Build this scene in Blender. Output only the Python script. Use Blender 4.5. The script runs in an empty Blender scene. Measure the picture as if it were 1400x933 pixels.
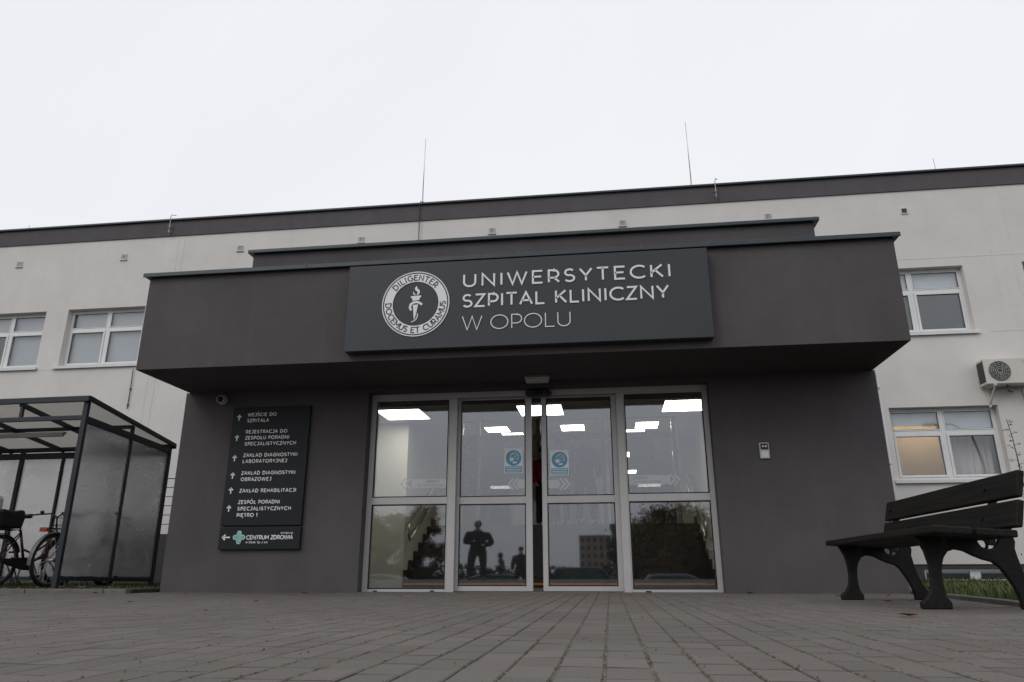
import bpy, bmesh, math, random
from mathutils import Vector, Matrix
random.seed(7)
R = math.radians
sc = bpy.context.scene
col = sc.collection

# ------------------------------------------------------------------ camera
cam_d = bpy.data.cameras.new('camera'); cam = bpy.data.objects.new('camera', cam_d); col.objects.link(cam)
cam_d.sensor_width = 36.0; cam_d.lens = 993.65 / 1400 * 36.0
cam_d.clip_start = 0.05; cam_d.clip_end = 3000
_r = Vector((0.991753, 0.12815564, -0.00145867)); _u = Vector((0.04038451, -0.30168, 0.95255355)); _f = Vector((-0.12163506, 0.94475675, 0.30436755))
cm = Matrix((( _r.x, _u.x, -_f.x, 0.84994), (_r.y, _u.y, -_f.y, -8.82897), (_r.z, _u.z, -_f.z, 0.21689), (0, 0, 0, 1)))
cam.matrix_world = cm
sc.camera = cam

# ------------------------------------------------------------------ world, sun, exposure
SUN_EL, SUN_AZ = R(38), R(215)
w = bpy.data.worlds.new('World'); sc.world = w; w.use_nodes = True
nt = w.node_tree; nt.nodes.clear()
sky = nt.nodes.new('ShaderNodeTexSky'); sky.sky_type = 'NISHITA'; sky.sun_disc = False
sky.sun_elevation = SUN_EL; sky.sun_rotation = SUN_AZ; sky.dust_density = 4.0; sky.air_density = 1.0
tc = nt.nodes.new('ShaderNodeTexCoord')
noi = nt.nodes.new('ShaderNodeTexNoise'); noi.inputs['Scale'].default_value = 1.6; noi.inputs['Distortion'].default_value = .4; noi.inputs['Detail'].default_value = 5
nt.links.new(tc.outputs['Generated'], noi.inputs['Vector'])
ramp = nt.nodes.new('ShaderNodeValToRGB')
ramp.color_ramp.elements[0].position = .25; ramp.color_ramp.elements[0].color = (7.85, 8.0, 8.45, 1)
ramp.color_ramp.elements[1].position = .75; ramp.color_ramp.elements[1].color = (8.65, 8.75, 9.0, 1)
nt.links.new(noi.outputs['Fac'], ramp.inputs['Fac'])
mx = nt.nodes.new('ShaderNodeMixRGB'); mx.inputs['Fac'].default_value = .93
nt.links.new(sky.outputs['Color'], mx.inputs['Color1']); nt.links.new(ramp.outputs['Color'], mx.inputs['Color2'])
sep = nt.nodes.new('ShaderNodeSeparateXYZ'); nt.links.new(tc.outputs['Generated'], sep.inputs[0])
el = nt.nodes.new('ShaderNodeValToRGB'); el.color_ramp.interpolation = 'B_SPLINE'
el.color_ramp.elements[0].position = 0.0; el.color_ramp.elements[0].color = (.68, .68, .68, 1)
el.color_ramp.elements[1].position = 1.0; el.color_ramp.elements[1].color = (1.16, 1.16, 1.16, 1)
for pp, vv in ((.12, .80), (.30, 1.02), (.55, 1.06)):
    ee = el.color_ramp.elements.new(pp); ee.color = (vv, vv, vv, 1)
nt.links.new(sep.outputs['Z'], el.inputs['Fac'])
mx2 = nt.nodes.new('ShaderNodeMixRGB'); mx2.blend_type = 'MULTIPLY'; mx2.inputs['Fac'].default_value = 1
nt.links.new(mx.outputs['Color'], mx2.inputs['Color1']); nt.links.new(el.outputs['Color'], mx2.inputs['Color2'])
bg = nt.nodes.new('ShaderNodeBackground'); bg.inputs['Strength'].default_value = .1
nt.links.new(mx2.outputs['Color'], bg.inputs['Color'])
wo = nt.nodes.new('ShaderNodeOutputWorld'); nt.links.new(bg.outputs['Background'], wo.inputs['Surface'])
sd = bpy.data.lights.new('sun', 'SUN'); sd.energy = .5; sd.angle = R(25); sd.color = (1, .97, .93)
so = bpy.data.objects.new('sun', sd); col.objects.link(so)
so.rotation_euler = (R(90) - SUN_EL, 0, math.pi - SUN_AZ + math.pi)
# sun comes from azimuth SUN_AZ (clockwise from +y)
sdir = Vector((math.sin(SUN_AZ) * math.cos(SUN_EL), math.cos(SUN_AZ) * math.cos(SUN_EL), math.sin(SUN_EL)))
so.rotation_euler = sdir.to_track_quat('Z', 'Y').to_euler()
sc.view_settings.view_transform = 'Standard'; sc.view_settings.look = 'None'
sc.view_settings.exposure = 0.14; sc.view_settings.gamma = 1.0; sc.view_settings.use_curve_mapping = False
sc.cycles.max_bounces = 10; sc.cycles.transparent_max_bounces = 16; sc.cycles.glossy_bounces = 5
sc.cycles.caustics_reflective = False; sc.cycles.caustics_refractive = False
sc.cycles.sample_clamp_indirect = 4.0

# ------------------------------------------------------------------ materials
M = {}
def principled(name, base, rough=.6, metal=0.0, spec=.5):
    m = bpy.data.materials.new(name); m.use_nodes = True
    b = m.node_tree.nodes['Principled BSDF']
    b.inputs['Base Color'].default_value = (*base, 1); b.inputs['Roughness'].default_value = rough
    b.inputs['Metallic'].default_value = metal; b.inputs['Specular IOR Level'].default_value = spec
    M[name] = m
    return m
def noisy(name, base, rough=.7, metal=0.0, spec=.4, var=.15, scale=3.0, bump=0.0, bscale=60.0, streak=0.0, streak_col=None, tone=None):
    """base colour broken up by two octaves of object-space noise, optional fine bump and vertical streaks"""
    m = principled(name, base, rough, metal, spec); n = m.node_tree; L = n.links
    b = n.nodes['Principled BSDF']
    t = n.nodes.new('ShaderNodeTexCoord')
    a = n.nodes.new('ShaderNodeTexNoise'); a.inputs['Scale'].default_value = scale; a.inputs['Detail'].default_value = 6; a.inputs['Roughness'].default_value = .62
    L.new(t.outputs['Object'], a.inputs['Vector'])
    r = n.nodes.new('ShaderNodeValToRGB')
    lo = tuple(c * (1 - var) for c in base); hi = tuple(min(1, c * (1 + var)) for c in base)
    if tone: hi = tone
    r.color_ramp.elements[0].position = .3; r.color_ramp.elements[0].color = (*lo, 1)
    r.color_ramp.elements[1].position = .7; r.color_ramp.elements[1].color = (*hi, 1)
    L.new(a.outputs['Fac'], r.inputs['Fac'])
    out = r.outputs['Color']
    if streak > 0:
        mp = n.nodes.new('ShaderNodeMapping'); mp.inputs['Scale'].default_value = (2.2, 2.2, .16)
        L.new(t.outputs['Object'], mp.inputs['Vector'])
        s = n.nodes.new('ShaderNodeTexNoise'); s.inputs['Scale'].default_value = 1.6; s.inputs['Detail'].default_value = 7; s.inputs['Roughness'].default_value = .7
        L.new(mp.outputs['Vector'], s.inputs['Vector'])
        sr = n.nodes.new('ShaderNodeValToRGB'); sr.color_ramp.elements[0].position = .5; sr.color_ramp.elements[0].color = (0, 0, 0, 1)
        sr.color_ramp.elements[1].position = .78; sr.color_ramp.elements[1].color = (streak, streak, streak, 1)
        L.new(s.outputs['Fac'], sr.inputs['Fac'])
        mm = n.nodes.new('ShaderNodeMixRGB'); L.new(sr.outputs['Color'], mm.inputs['Fac']); L.new(out, mm.inputs['Color1'])
        mm.inputs['Color2'].default_value = (*(streak_col or tuple(c * .6 for c in base)), 1)
        out = mm.outputs['Color']
    L.new(out, b.inputs['Base Color'])
    if bump > 0:
        bn = n.nodes.new('ShaderNodeTexNoise'); bn.inputs['Scale'].default_value = bscale; bn.inputs['Detail'].default_value = 4
        L.new(t.outputs['Object'], bn.inputs['Vector'])
        bp = n.nodes.new('ShaderNodeBump'); bp.inputs['Strength'].default_value = bump; bp.inputs['Distance'].default_value = .01
        L.new(bn.outputs['Fac'], bp.inputs['Height']); L.new(bp.outputs['Normal'], b.inputs['Normal'])
    return m
def glass(name, refl=.085, tint=(.93, .95, .95), power=5.0, rough=0.0, gcol=(.95, .97, 1)):
    m = bpy.data.materials.new(name); m.use_nodes = True; n = m.node_tree; n.nodes.clear(); L = n.links
    o = n.nodes.new('ShaderNodeOutputMaterial'); mix = n.nodes.new('ShaderNodeMixShader')
    tr = n.nodes.new('ShaderNodeBsdfTransparent'); tr.inputs['Color'].default_value = (*tint, 1)
    gl = n.nodes.new('ShaderNodeBsdfGlossy'); gl.inputs['Roughness'].default_value = rough; gl.inputs['Color'].default_value = (*gcol, 1)
    lw = n.nodes.new('ShaderNodeLayerWeight'); lw.inputs['Blend'].default_value = .5
    p = n.nodes.new('ShaderNodeMath'); p.operation = 'POWER'; p.inputs[1].default_value = power; L.new(lw.outputs['Facing'], p.inputs[0])
    k = n.nodes.new('ShaderNodeMath'); k.operation = 'MULTIPLY_ADD'; k.inputs[1].default_value = 1 - refl; k.inputs[2].default_value = refl; L.new(p.outputs[0], k.inputs[0])
    L.new(k.outputs[0], mix.inputs['Fac']); L.new(tr.outputs[0], mix.inputs[1]); L.new(gl.outputs[0], mix.inputs[2]); L.new(mix.outputs[0], o.inputs['Surface'])
    M[name] = m
    return m
def emit(name, color, strength):
    m = bpy.data.materials.new(name); m.use_nodes = True; n = m.node_tree; n.nodes.clear()
    o = n.nodes.new('ShaderNodeOutputMaterial'); e = n.nodes.new('ShaderNodeEmission'); e.inputs['Color'].default_value = (*color, 1); e.inputs['Strength'].default_value = strength
    n.links.new(e.outputs[0], o.inputs['Surface']); M[name] = m
    return m
def frosted(name, color, alpha, transl=.4, rough=.25, gloss=.12, tint=(1, 1, 1), streaky=0.0):
    """milky sheet: part clear, part diffusing light through, a soft sheen"""
    m = bpy.data.materials.new(name); m.use_nodes = True; n = m.node_tree; n.nodes.clear(); L = n.links
    o = n.nodes.new('ShaderNodeOutputMaterial')
    if streaky:
        tr = n.nodes.new('ShaderNodeBsdfRefraction'); tr.inputs['IOR'].default_value = 1.22; tr.inputs['Roughness'].default_value = .27
    else: tr = n.nodes.new('ShaderNodeBsdfTransparent')
    tr.inputs['Color'].default_value = (*tint, 1)
    df = n.nodes.new('ShaderNodeBsdfDiffuse'); df.inputs['Color'].default_value = (*color, 1)
    tl = n.nodes.new('ShaderNodeBsdfTranslucent'); tl.inputs['Color'].default_value = (*color, 1)
    gl = n.nodes.new('ShaderNodeBsdfGlossy'); gl.inputs['Roughness'].default_value = rough
    m1 = n.nodes.new('ShaderNodeMixShader'); m1.inputs[0].default_value = transl; L.new(df.outputs[0], m1.inputs[1]); L.new(tl.outputs[0], m1.inputs[2])
    m2 = n.nodes.new('ShaderNodeMixShader'); m2.inputs[0].default_value = alpha; L.new(tr.outputs[0], m2.inputs[1]); L.new(m1.outputs[0], m2.inputs[2])
    if streaky:   # wiped-on dirt: cloudier in drifting patches
        t = n.nodes.new('ShaderNodeTexCoord'); mp = n.nodes.new('ShaderNodeMapping'); mp.inputs['Scale'].default_value = (1.2, 1.2, 2.6); mp.inputs['Rotation'].default_value = (.3, .2, 0); L.new(t.outputs['Object'], mp.inputs['Vector'])
        q = n.nodes.new('ShaderNodeTexNoise'); q.inputs['Scale'].default_value = 1.3; q.inputs['Detail'].default_value = 6; q.inputs['Distortion'].default_value = .8; L.new(mp.outputs['Vector'], q.inputs['Vector'])
        mr = n.nodes.new('ShaderNodeMapRange'); mr.inputs['From Min'].default_value = .3; mr.inputs['From Max'].default_value = .72; mr.inputs['To Min'].default_value = alpha - streaky / 2; mr.inputs['To Max'].default_value = alpha + streaky / 2
        L.new(q.outputs['Fac'], mr.inputs['Value']); L.new(mr.outputs['Result'], m2.inputs[0])
    m3 = n.nodes.new('ShaderNodeMixShader'); m3.inputs[0].default_value = gloss; L.new(m2.outputs[0], m3.inputs[1]); L.new(gl.outputs[0], m3.inputs[2])
    L.new(m3.outputs[0], o.inputs['Surface']); M[name] = m
    return m

noisy('white_plaster', (.69, .665, .64), .9, var=.06, scale=1.1, bump=.35, bscale=45, streak=.22, streak_col=(.54, .52, .49))
noisy('dark_plaster', (.097, .089, .0935), .92, spec=.2, var=.13, scale=1.1, bump=.55, bscale=55, streak=.55, streak_col=(.120, .109, .116))
noisy('band_plaster', (.112, .105, .11), .92, spec=.2, var=.10, scale=2.0, bump=.3, bscale=110, streak=.5, streak_col=(.085, .08, .083))
noisy('plinth_plaster', (.075, .077, .085), .9, spec=.2, var=.15, scale=3, bump=.3)
noisy('coping_metal', (.048, .058, .067), .42, metal=.35, spec=.5, var=.12, scale=4)
noisy('sign_face', (.040, .043, .052), .45, spec=.35, var=.06, scale=1.2)
noisy('sign_letter', (.78, .79, .81), .5, var=.03)
noisy('board_face', (.013, .015, .019), .5, spec=.25, var=.08, scale=2)
noisy('board_letter', (.82, .83, .84), .6, var=.03)
noisy('door_alu', (.50, .49, .49), .42, metal=.15, spec=.5, var=.04, scale=5)
noisy('gasket', (.015, .015, .016), .6, var=.1)
noisy('pvc', (.74, .75, .75), .38, spec=.5, var=.03, scale=3)
noisy('sill_metal', (.70, .71, .71), .45, var=.06)
noisy('blind', (.46, .475, .50), .85, var=.05, scale=2.5)
noisy('blind_white', (.74, .76, .78), .85, var=.04, scale=2.5)
noisy('curtain', (.66, .52, .36), .9, var=.12, scale=1.4)
noisy('curtain_pale', (.70, .62, .60), .9, var=.08, scale=1.4)
glass('door_glass', .135, (.95, .96, .955), rough=.022, gcol=(.90, .93, 1))
glass('window_glass', .085, (.92, .94, .95))
glass('inner_glass', .03, (.96, .97, .97))
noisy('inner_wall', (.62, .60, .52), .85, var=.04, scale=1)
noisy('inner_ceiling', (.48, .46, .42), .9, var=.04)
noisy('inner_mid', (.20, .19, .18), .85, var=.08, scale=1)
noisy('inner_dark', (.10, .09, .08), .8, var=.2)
noisy('stair_stone', (.022, .022, .023), .45, var=.3, scale=12)
noisy('stair_stripe', (.62, .22, .04), .6, var=.1)
noisy('inner_floor', (.06, .055, .05), .4, var=.2, scale=6)
emit('panel_light', (1, .95, .86), 8.5)
emit('panel_light_warm', (1, .90, .72), 13.0)
emit('room_light', (1, .82, .58), 9.0)
noisy('lamp_off', (.55, .56, .55), .35, var=.04)
noisy('lamp_body', (.22, .22, .22), .5, var=.08)
noisy('black_plastic', (.012, .012, .013), .4, var=.15)
noisy('dark_lens', (.01, .01, .012), .1, var=.1)
noisy('pale_plastic', (.55, .55, .55), .45, var=.05)
noisy('steel', (.42, .43, .44), .35, metal=.9, var=.08, scale=8)
noisy('galvanised', (.45, .46, .47), .45, metal=.7, var=.12, scale=9)
noisy('shelter_steel', (.028, .034, .041), .48, metal=.3, var=.14, scale=6)
frosted('polycarbonate', (.92, .92, .93), .32, .55, .14, .15, (.96, .96, .97), streaky=.14)
frosted('polycarbonate_roof', (.66, .64, .605), .88, .66, .3, .04, (.8, .8, .8))
frosted('frosted_film', (.80, .85, .88), .42, .5, .5, .02)
noisy('film_text', (.16, .16, .16), .8, var=.05)
noisy('notice_paper', (.84, .91, .94), .8, var=.02)
noisy('notice_blue', (.16, .38, .54), .7, var=.04)
noisy('iron', (.008, .008, .0085), .55, spec=.25, var=.35, scale=14, bump=.25, bscale=70, tone=(.016, .012, .010))
noisy('ac_case', (.62, .61, .56), .5, var=.05, scale=3, streak=.4, streak_col=(.45, .43, .38))
noisy('ac_dark', (.05, .05, .05), .6, var=.2)
noisy('tyre', (.014, .014, .014), .8, var=.2)
noisy('bike_red', (.085, .012, .011), .35, spec=.6, var=.15)
noisy('bike_black', (.015, .015, .016), .4, var=.2)
noisy('bike_grey', (.10, .10, .105), .4, var=.15)
noisy('reflector_red', (.26, .016, .011), .25, var=.05)
noisy('reflector_orange', (.75, .2, .03), .25, var=.05)
noisy('skin', (.50, .33, .25), .6, var=.05)
noisy('cloth_dark', (.018, .02, .027), .9, var=.2, scale=8)
noisy('cloth_navy', (.028, .034, .055), .9, var=.2, scale=8)
noisy('cloth_red', (.30, .03, .035), .9, var=.15, scale=8)
noisy('hair', (.03, .022, .016), .7, var=.2)
noisy('bark', (.07, .055, .04), .9, var=.3, scale=12)
noisy('leaf_green', (.045, .075, .022), .7, var=.4, scale=1.2)
noisy('leaf_autumn', (.10, .062, .02), .7, var=.45, scale=.8, tone=(.20, .11, .022))
noisy('leaf_conifer', (.02, .035, .02), .8, var=.35, scale=1.5)
noisy('leaf_purple', (.045, .016, .02), .6, var=.4, scale=9)
noisy('twig', (.06, .03, .025), .8, var=.3)
noisy('dry_leaf', (.22, .05, .025), .7, var=.5, scale=9)
noisy('pale_scrap', (.62, .60, .57), .8, var=.1)
noisy('grass', (.052, .092, .02), .65, var=.55, scale=5, tone=(.13, .17, .05))
noisy('soil', (.035, .033, .02), .95, var=.4, scale=9)
noisy('kerb', (.145, .135, .125), .9, var=.22, scale=7, bump=.4)
noisy('strip_tan', (.20, .14, .075), .8, var=.25, scale=9)
noisy('asphalt', (.05, .05, .052), .9, var=.2, scale=4, bump=.3)
noisy('block_wall', (.30, .25, .21), .9, var=.12)
noisy('brown_wall', (.13, .10, .085), .9, var=.15)
noisy('car_dark', (.02, .022, .026), .25, spec=.6, var=.1)
noisy('car_pale', (.16, .17, .18), .25, spec=.6, var=.05)
noisy('car_glass', (.05, .10, .10), .08, spec=.8, var=.1)
noisy('cross_green', (.20, .47, .44), .5, var=.3, scale=18)
noisy('cross_white', (.72, .75, .75), .5, var=.03)
noisy('cable', (.05, .05, .05), .6, var=.1)
noisy('cable_pale', (.42, .42, .42), .5, var=.1)
noisy('roof_felt', (.06, .06, .06), .9, var=.2)
noisy('cabinet_paint', (.55, .54, .51), .6, var=.05, streak=.3)

# paving: every stone its own shade
def paving_material():
    m = principled('paver', (.12, .11, .105), .85, spec=.35); n = m.node_tree; L = n.links; b = n.nodes['Principled BSDF']
    g = n.nodes.new('ShaderNodeNewGeometry'); t = n.nodes.new('ShaderNodeTexCoord')
    r = n.nodes.new('ShaderNodeValToRGB'); e = r.color_ramp.elements
    e[0].position = 0; e[0].color = (.118, .108, .099, 1); e[1].position = 1; e[1].color = (.150, .130, .121, 1)
    k = e.new(.5); k.color = (.132, .124, .112, 1)
    L.new(g.outputs['Random Per Island'], r.inputs['Fac'])
    a = n.nodes.new('ShaderNodeTexNoise'); a.inputs['Scale'].default_value = .55; a.inputs['Detail'].default_value = 8; a.inputs['Roughness'].default_value = .65
    L.new(t.outputs['Object'], a.inputs['Vector'])
    ar = n.nodes.new('ShaderNodeValToRGB'); ar.color_ramp.elements[0].position = .32; ar.color_ramp.elements[0].color = (.84, .83, .82, 1); ar.color_ramp.elements[1].position = .7; ar.color_ramp.elements[1].color = (1.12, 1.1, 1.08, 1)
    L.new(a.outputs['Fac'], ar.inputs['Fac'])
    mu = n.nodes.new('ShaderNodeMixRGB'); mu.blend_type = 'MULTIPLY'; mu.inputs['Fac'].default_value = 1
    L.new(r.outputs['Color'], mu.inputs['Color1']); L.new(ar.outputs['Color'], mu.inputs['Color2'])
    # reddish stain patches and pale specks
    s = n.nodes.new('ShaderNodeTexNoise'); s.inputs['Scale'].default_value = 1.3; s.inputs['Detail'].default_value = 4
    L.new(t.outputs['Object'], s.inputs['Vector'])
    sr = n.nodes.new('ShaderNodeValToRGB'); sr.color_ramp.elements[0].position = .52; sr.color_ramp.elements[0].color = (0, 0, 0, 1); sr.color_ramp.elements[1].position = .72; sr.color_ramp.elements[1].color = (.5, .5, .5, 1)
    L.new(s.outputs['Fac'], sr.inputs['Fac'])
    m2 = n.nodes.new('ShaderNodeMixRGB'); m2.inputs['Color2'].default_value = (.125, .098, .088, 1)
    L.new(sr.outputs['Color'], m2.inputs['Fac']); L.new(mu.outputs['Color'], m2.inputs['Color1'])
    f = n.nodes.new('ShaderNodeTexNoise'); f.inputs['Scale'].default_value = 160; f.inputs['Detail'].default_value = 3
    L.new(t.outputs['Object'], f.inputs['Vector'])
    fr = n.nodes.new('ShaderNodeValToRGB'); fr.color_ramp.elements[0].position = .3; fr.color_ramp.elements[0].color = (.72, .72, .72, 1); fr.color_ramp.elements[1].position = .72; fr.color_ramp.elements[1].color = (1.25, 1.25, 1.25, 1)
    L.new(f.outputs['Fac'], fr.inputs['Fac'])
    m3 = n.nodes.new('ShaderNodeMixRGB'); m3.blend_type = 'MULTIPLY'; m3.inputs['Fac'].default_value = .7
    L.new(m2.outputs['Color'], m3.inputs['Color1']); L.new(fr.outputs['Color'], m3.inputs['Color2'])
    L.new(m3.outputs['Color'], b.inputs['Base Color'])
    bp = n.nodes.new('ShaderNodeBump'); bp.inputs['Strength'].default_value = .35; bp.inputs['Distance'].default_value = .004
    L.new(f.outputs['Fac'], bp.inputs['Height']); L.new(bp.outputs['Normal'], b.inputs['Normal'])
paving_material()
noisy('joint_dirt', (.088, .08, .072), .95, var=.3, scale=12)
noisy('joint_sand', (.10, .085, .06), .95, var=.8, scale=26, tone=(.22, .20, .165), bump=.4)

# bench boards: dark stained wood with grain along the board
def wood_material():
    m = principled('bench_wood', (.010, .0095, .009), .62, spec=.2); n = m.node_tree; L = n.links; b = n.nodes['Principled BSDF']
    t = n.nodes.new('ShaderNodeTexCoord'); mp = n.nodes.new('ShaderNodeMapping'); mp.inputs['Scale'].default_value = (30, 1.2, 30)
    L.new(t.outputs['Object'], mp.inputs['Vector'])
    a = n.nodes.new('ShaderNodeTexNoise'); a.inputs['Scale'].default_value = 1.4; a.inputs['Detail'].default_value = 8
    L.new(mp.outputs['Vector'], a.inputs['Vector'])
    r = n.nodes.new('ShaderNodeValToRGB'); r.color_ramp.elements[0].position = .35; r.color_ramp.elements[0].color = (.006, .0057, .0055, 1); r.color_ramp.elements[1].position = .75; r.color_ramp.elements[1].color = (.019, .016, .013, 1)
    L.new(a.outputs['Fac'], r.inputs['Fac']); L.new(r.outputs['Color'], b.inputs['Base Color'])
    bp = n.nodes.new('ShaderNodeBump'); bp.inputs['Strength'].default_value = .4; bp.inputs['Distance'].default_value = .004
    L.new(a.outputs['Fac'], bp.inputs['Height']); L.new(bp.outputs['Normal'], b.inputs['Normal'])
wood_material()

# ------------------------------------------------------------------ builders
ORG = {}
def org(p):
    return ORG.get(p.name, Vector((0, 0, 0))) if p else Vector((0, 0, 0))
class MB:
    """collects faces; build() links them as ONE mesh object"""
    def __init__(s): s.v = []; s.f = []; s.smooth = set()
    def poly(s, pts, smooth=False):
        i = len(s.v); s.v += [Vector(p) for p in pts]
        if smooth: s.smooth.add(len(s.f))
        s.f.append(tuple(range(i, i + len(pts))))
        return s
    def box(s, x0, x1, y0, y1, z0, z1):
        i = len(s.v)
        s.v += [Vector(p) for p in ((x0, y0, z0), (x1, y0, z0), (x1, y1, z0), (x0, y1, z0), (x0, y0, z1), (x1, y0, z1), (x1, y1, z1), (x0, y1, z1))]
        for q in ((0, 3, 2, 1), (4, 5, 6, 7), (0, 1, 5, 4), (1, 2, 6, 5), (2, 3, 7, 6), (3, 0, 4, 7)): s.f.append(tuple(i + k for k in q))
        return s
    def beam(s, a, b, w, h, up=(0, 0, 1)):
        a = Vector(a); b = Vector(b); d = (b - a).normalized(); up = Vector(up)
        if abs(d.dot(up)) > .97: up = Vector((0, 1, 0))
        x = d.cross(up).normalized() * w / 2; z = x.cross(d).normalized() * h / 2
        i = len(s.v)
        for p in (a, b): s.v += [p - x - z, p + x - z, p + x + z, p - x + z]
        for q in ((0, 1, 2, 3), (7, 6, 5, 4), (0, 4, 5, 1), (1, 5, 6, 2), (2, 6, 7, 3), (3, 7, 4, 0)): s.f.append(tuple(i + k for k in q))
        return s
    def tube(s, pts, r, n=8, caps=True, closed=False):
        pts = [Vector(p) for p in pts]; m = len(pts); rr = r if hasattr(r, '__len__') else [r] * m
        base = len(s.v); prev = None
        for k, p in enumerate(pts):
            if closed: d = pts[(k + 1) % m] - pts[k - 1]
            else: d = pts[min(k + 1, m - 1)] - pts[max(k - 1, 0)]
            d = d.normalized() if d.length > 1e-9 else Vector((0, 0, 1))
            if prev is None:
                up = Vector((0, 0, 1)) if abs(d.z) < .9 else Vector((1, 0, 0))
                x = d.cross(up).normalized()
            else:
                x = (prev - d * prev.dot(d))
                x = x.normalized() if x.length > 1e-6 else d.orthogonal().normalized()
            prev = x; y = d.cross(x)
            for j in range(n):
                a = 2 * math.pi * j / n
                s.v.append(p + (x * math.cos(a) + y * math.sin(a)) * rr[k])
        for k in range(m if closed else m - 1):
            k2 = (k + 1) % m
            for j in range(n):
                j2 = (j + 1) % n
                s.smooth.add(len(s.f)); s.f.append((base + k * n + j, base + k * n + j2, base + k2 * n + j2, base + k2 * n + j))
        if caps and not closed:
            s.f.append(tuple(base + j for j in range(n))[::-1]); s.f.append(tuple(base + (m - 1) * n + j for j in range(n)))
        return s
    def cyl(s, a, b, r, n=20, r2=None):
        return s.tube([a, b], [r, r if r2 is None else r2], n)
    def prism(s, outline, y0, y1, axes='xz'):
        """outline of (a, b) pairs extruded along the third axis"""
        def P(p, t): return {'xz': (p[0], t, p[1]), 'xy': (p[0], p[1], t), 'yz': (t, p[0], p[1])}[axes]
        n = len(outline); i = len(s.v)
        s.v += [Vector(P(p, y0)) for p in outline] + [Vector(P(p, y1)) for p in outline]
        s.f.append(tuple(range(i, i + n))); s.f.append(tuple(range(i + 2 * n - 1, i + n - 1, -1)))
        for k in range(n):
            k2 = (k + 1) % n
            s.f.append((i + k, i + n + k, i + n + k2, i + k2))
        return s
    def disc(s, c, r, n=24, y=None, r_in=0.0):
        """flat ring or disc facing -y"""
        for k in range(n):
            a0, a1 = 2 * math.pi * k / n, 2 * math.pi * (k + 1) / n
            p = lambda rad, a: (c[0] + rad * math.cos(a), c[1], c[2] + rad * math.sin(a))
            if r_in > 0: s.poly([p(r_in, a0), p(r, a0), p(r, a1), p(r_in, a1)])
            else: s.poly([(c[0], c[1], c[2]), p(r, a0), p(r, a1)])
        return s
    def ball(s, c, r, n=16, m=10, squash=(1, 1, 1)):
        c = Vector(c); i = len(s.v)
        for a in range(m + 1):
            t = math.pi * a / m
            for b in range(n):
                u = 2 * math.pi * b / n
                s.v.append(c + Vector((r * squash[0] * math.sin(t) * math.cos(u), r * squash[1] * math.sin(t) * math.sin(u), r * squash[2] * math.cos(t))))
        for a in range(m):
            for b in range(n):
                b2 = (b + 1) % n; s.smooth.add(len(s.f))
                s.f.append((i + a * n + b, i + (a + 1) * n + b, i + (a + 1) * n + b2, i + a * n + b2))
        return s
    def build(s, name, mat, parent=None, bevel=0.0, fix=True):
        me = bpy.data.meshes.new(name); o0 = org(parent)
        me.from_pydata([tuple(v - o0) for v in s.v], [], s.f)
        for k, p in enumerate(me.polygons): p.use_smooth = k in s.smooth
        if fix:
            bm = bmesh.new(); bm.from_mesh(me); bmesh.ops.recalc_face_normals(bm, faces=bm.faces); bm.to_mesh(me); bm.free()
        me.materials.append(M[mat])
        o = bpy.data.objects.new(name, me); col.objects.link(o)
        if parent: o.parent = parent; ORG[o.name] = o0
        if bevel > 0:
            b = o.modifiers.new('bevel', 'BEVEL'); b.width = bevel; b.segments = 2; b.limit_method = 'ANGLE'; b.angle_limit = R(40)
        return o
def tag(o, label=None, cat=None, group=None, kind=None):
    if label: o['label'] = label
    if cat: o['category'] = cat
    if group: o['group'] = group
    if kind: o['kind'] = kind
    return o
def thing(name, label, cat, loc=(0, 0, 0), rz=0.0, group=None, local=False):
    o = bpy.data.objects.new(name, None); col.objects.link(o); o.location = loc; o.rotation_euler = (0, 0, rz)
    o.empty_display_size = .2
    ORG[o.name] = Vector((0, 0, 0)) if local else Vector(loc)
    return tag(o, label, cat, group)
def copy_tree(o, parent=None):
    c = o.copy(); col.objects.link(c); ORG[c.name] = ORG.get(o.name, Vector())
    if parent: c.parent = parent
    for ch in list(o.children): copy_tree(ch, c)
    return c
def wall_with_holes(x0, x1, z0, z1, holes, y, depth):
    """front face of a wall at y with rectangular openings and their reveals, plus the back face"""
    m = MB(); xs = sorted({x0, x1, *[h[0] for h in holes], *[h[1] for h in holes]}); zs = sorted({z0, z1, *[h[2] for h in holes], *[h[3] for h in holes]})
    for a, b in zip(xs, xs[1:]):
        for c, d in zip(zs, zs[1:]):
            cx, cz = (a + b) / 2, (c + d) / 2
            if any(h[0] < cx < h[1] and h[2] < cz < h[3] for h in holes): continue
            m.poly([(a, y, c), (b, y, c), (b, y, d), (a, y, d)]); m.poly([(b, y + depth, c), (a, y + depth, c), (a, y + depth, d), (b, y + depth, d)])
    for a, b, c, d in holes:
        m.poly([(a, y, c), (a, y, d), (a, y + depth, d), (a, y + depth, c)]); m.poly([(b, y, d), (b, y, c), (b, y + depth, c), (b, y + depth, d)])
        m.poly([(a, y, d), (b, y, d), (b, y + depth, d), (a, y + depth, d)])
        if c > z0: m.poly([(b, y, c), (a, y, c), (a, y + depth, c), (b, y + depth, c)])
    for x in (x0, x1): m.poly([(x, y, z0), (x, y, z1), (x, y + depth, z1), (x, y + depth, z0)])
    m.poly([(x0, y, z1), (x1, y, z1), (x1, y + depth, z1), (x0, y + depth, z1)])
    return m

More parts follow.
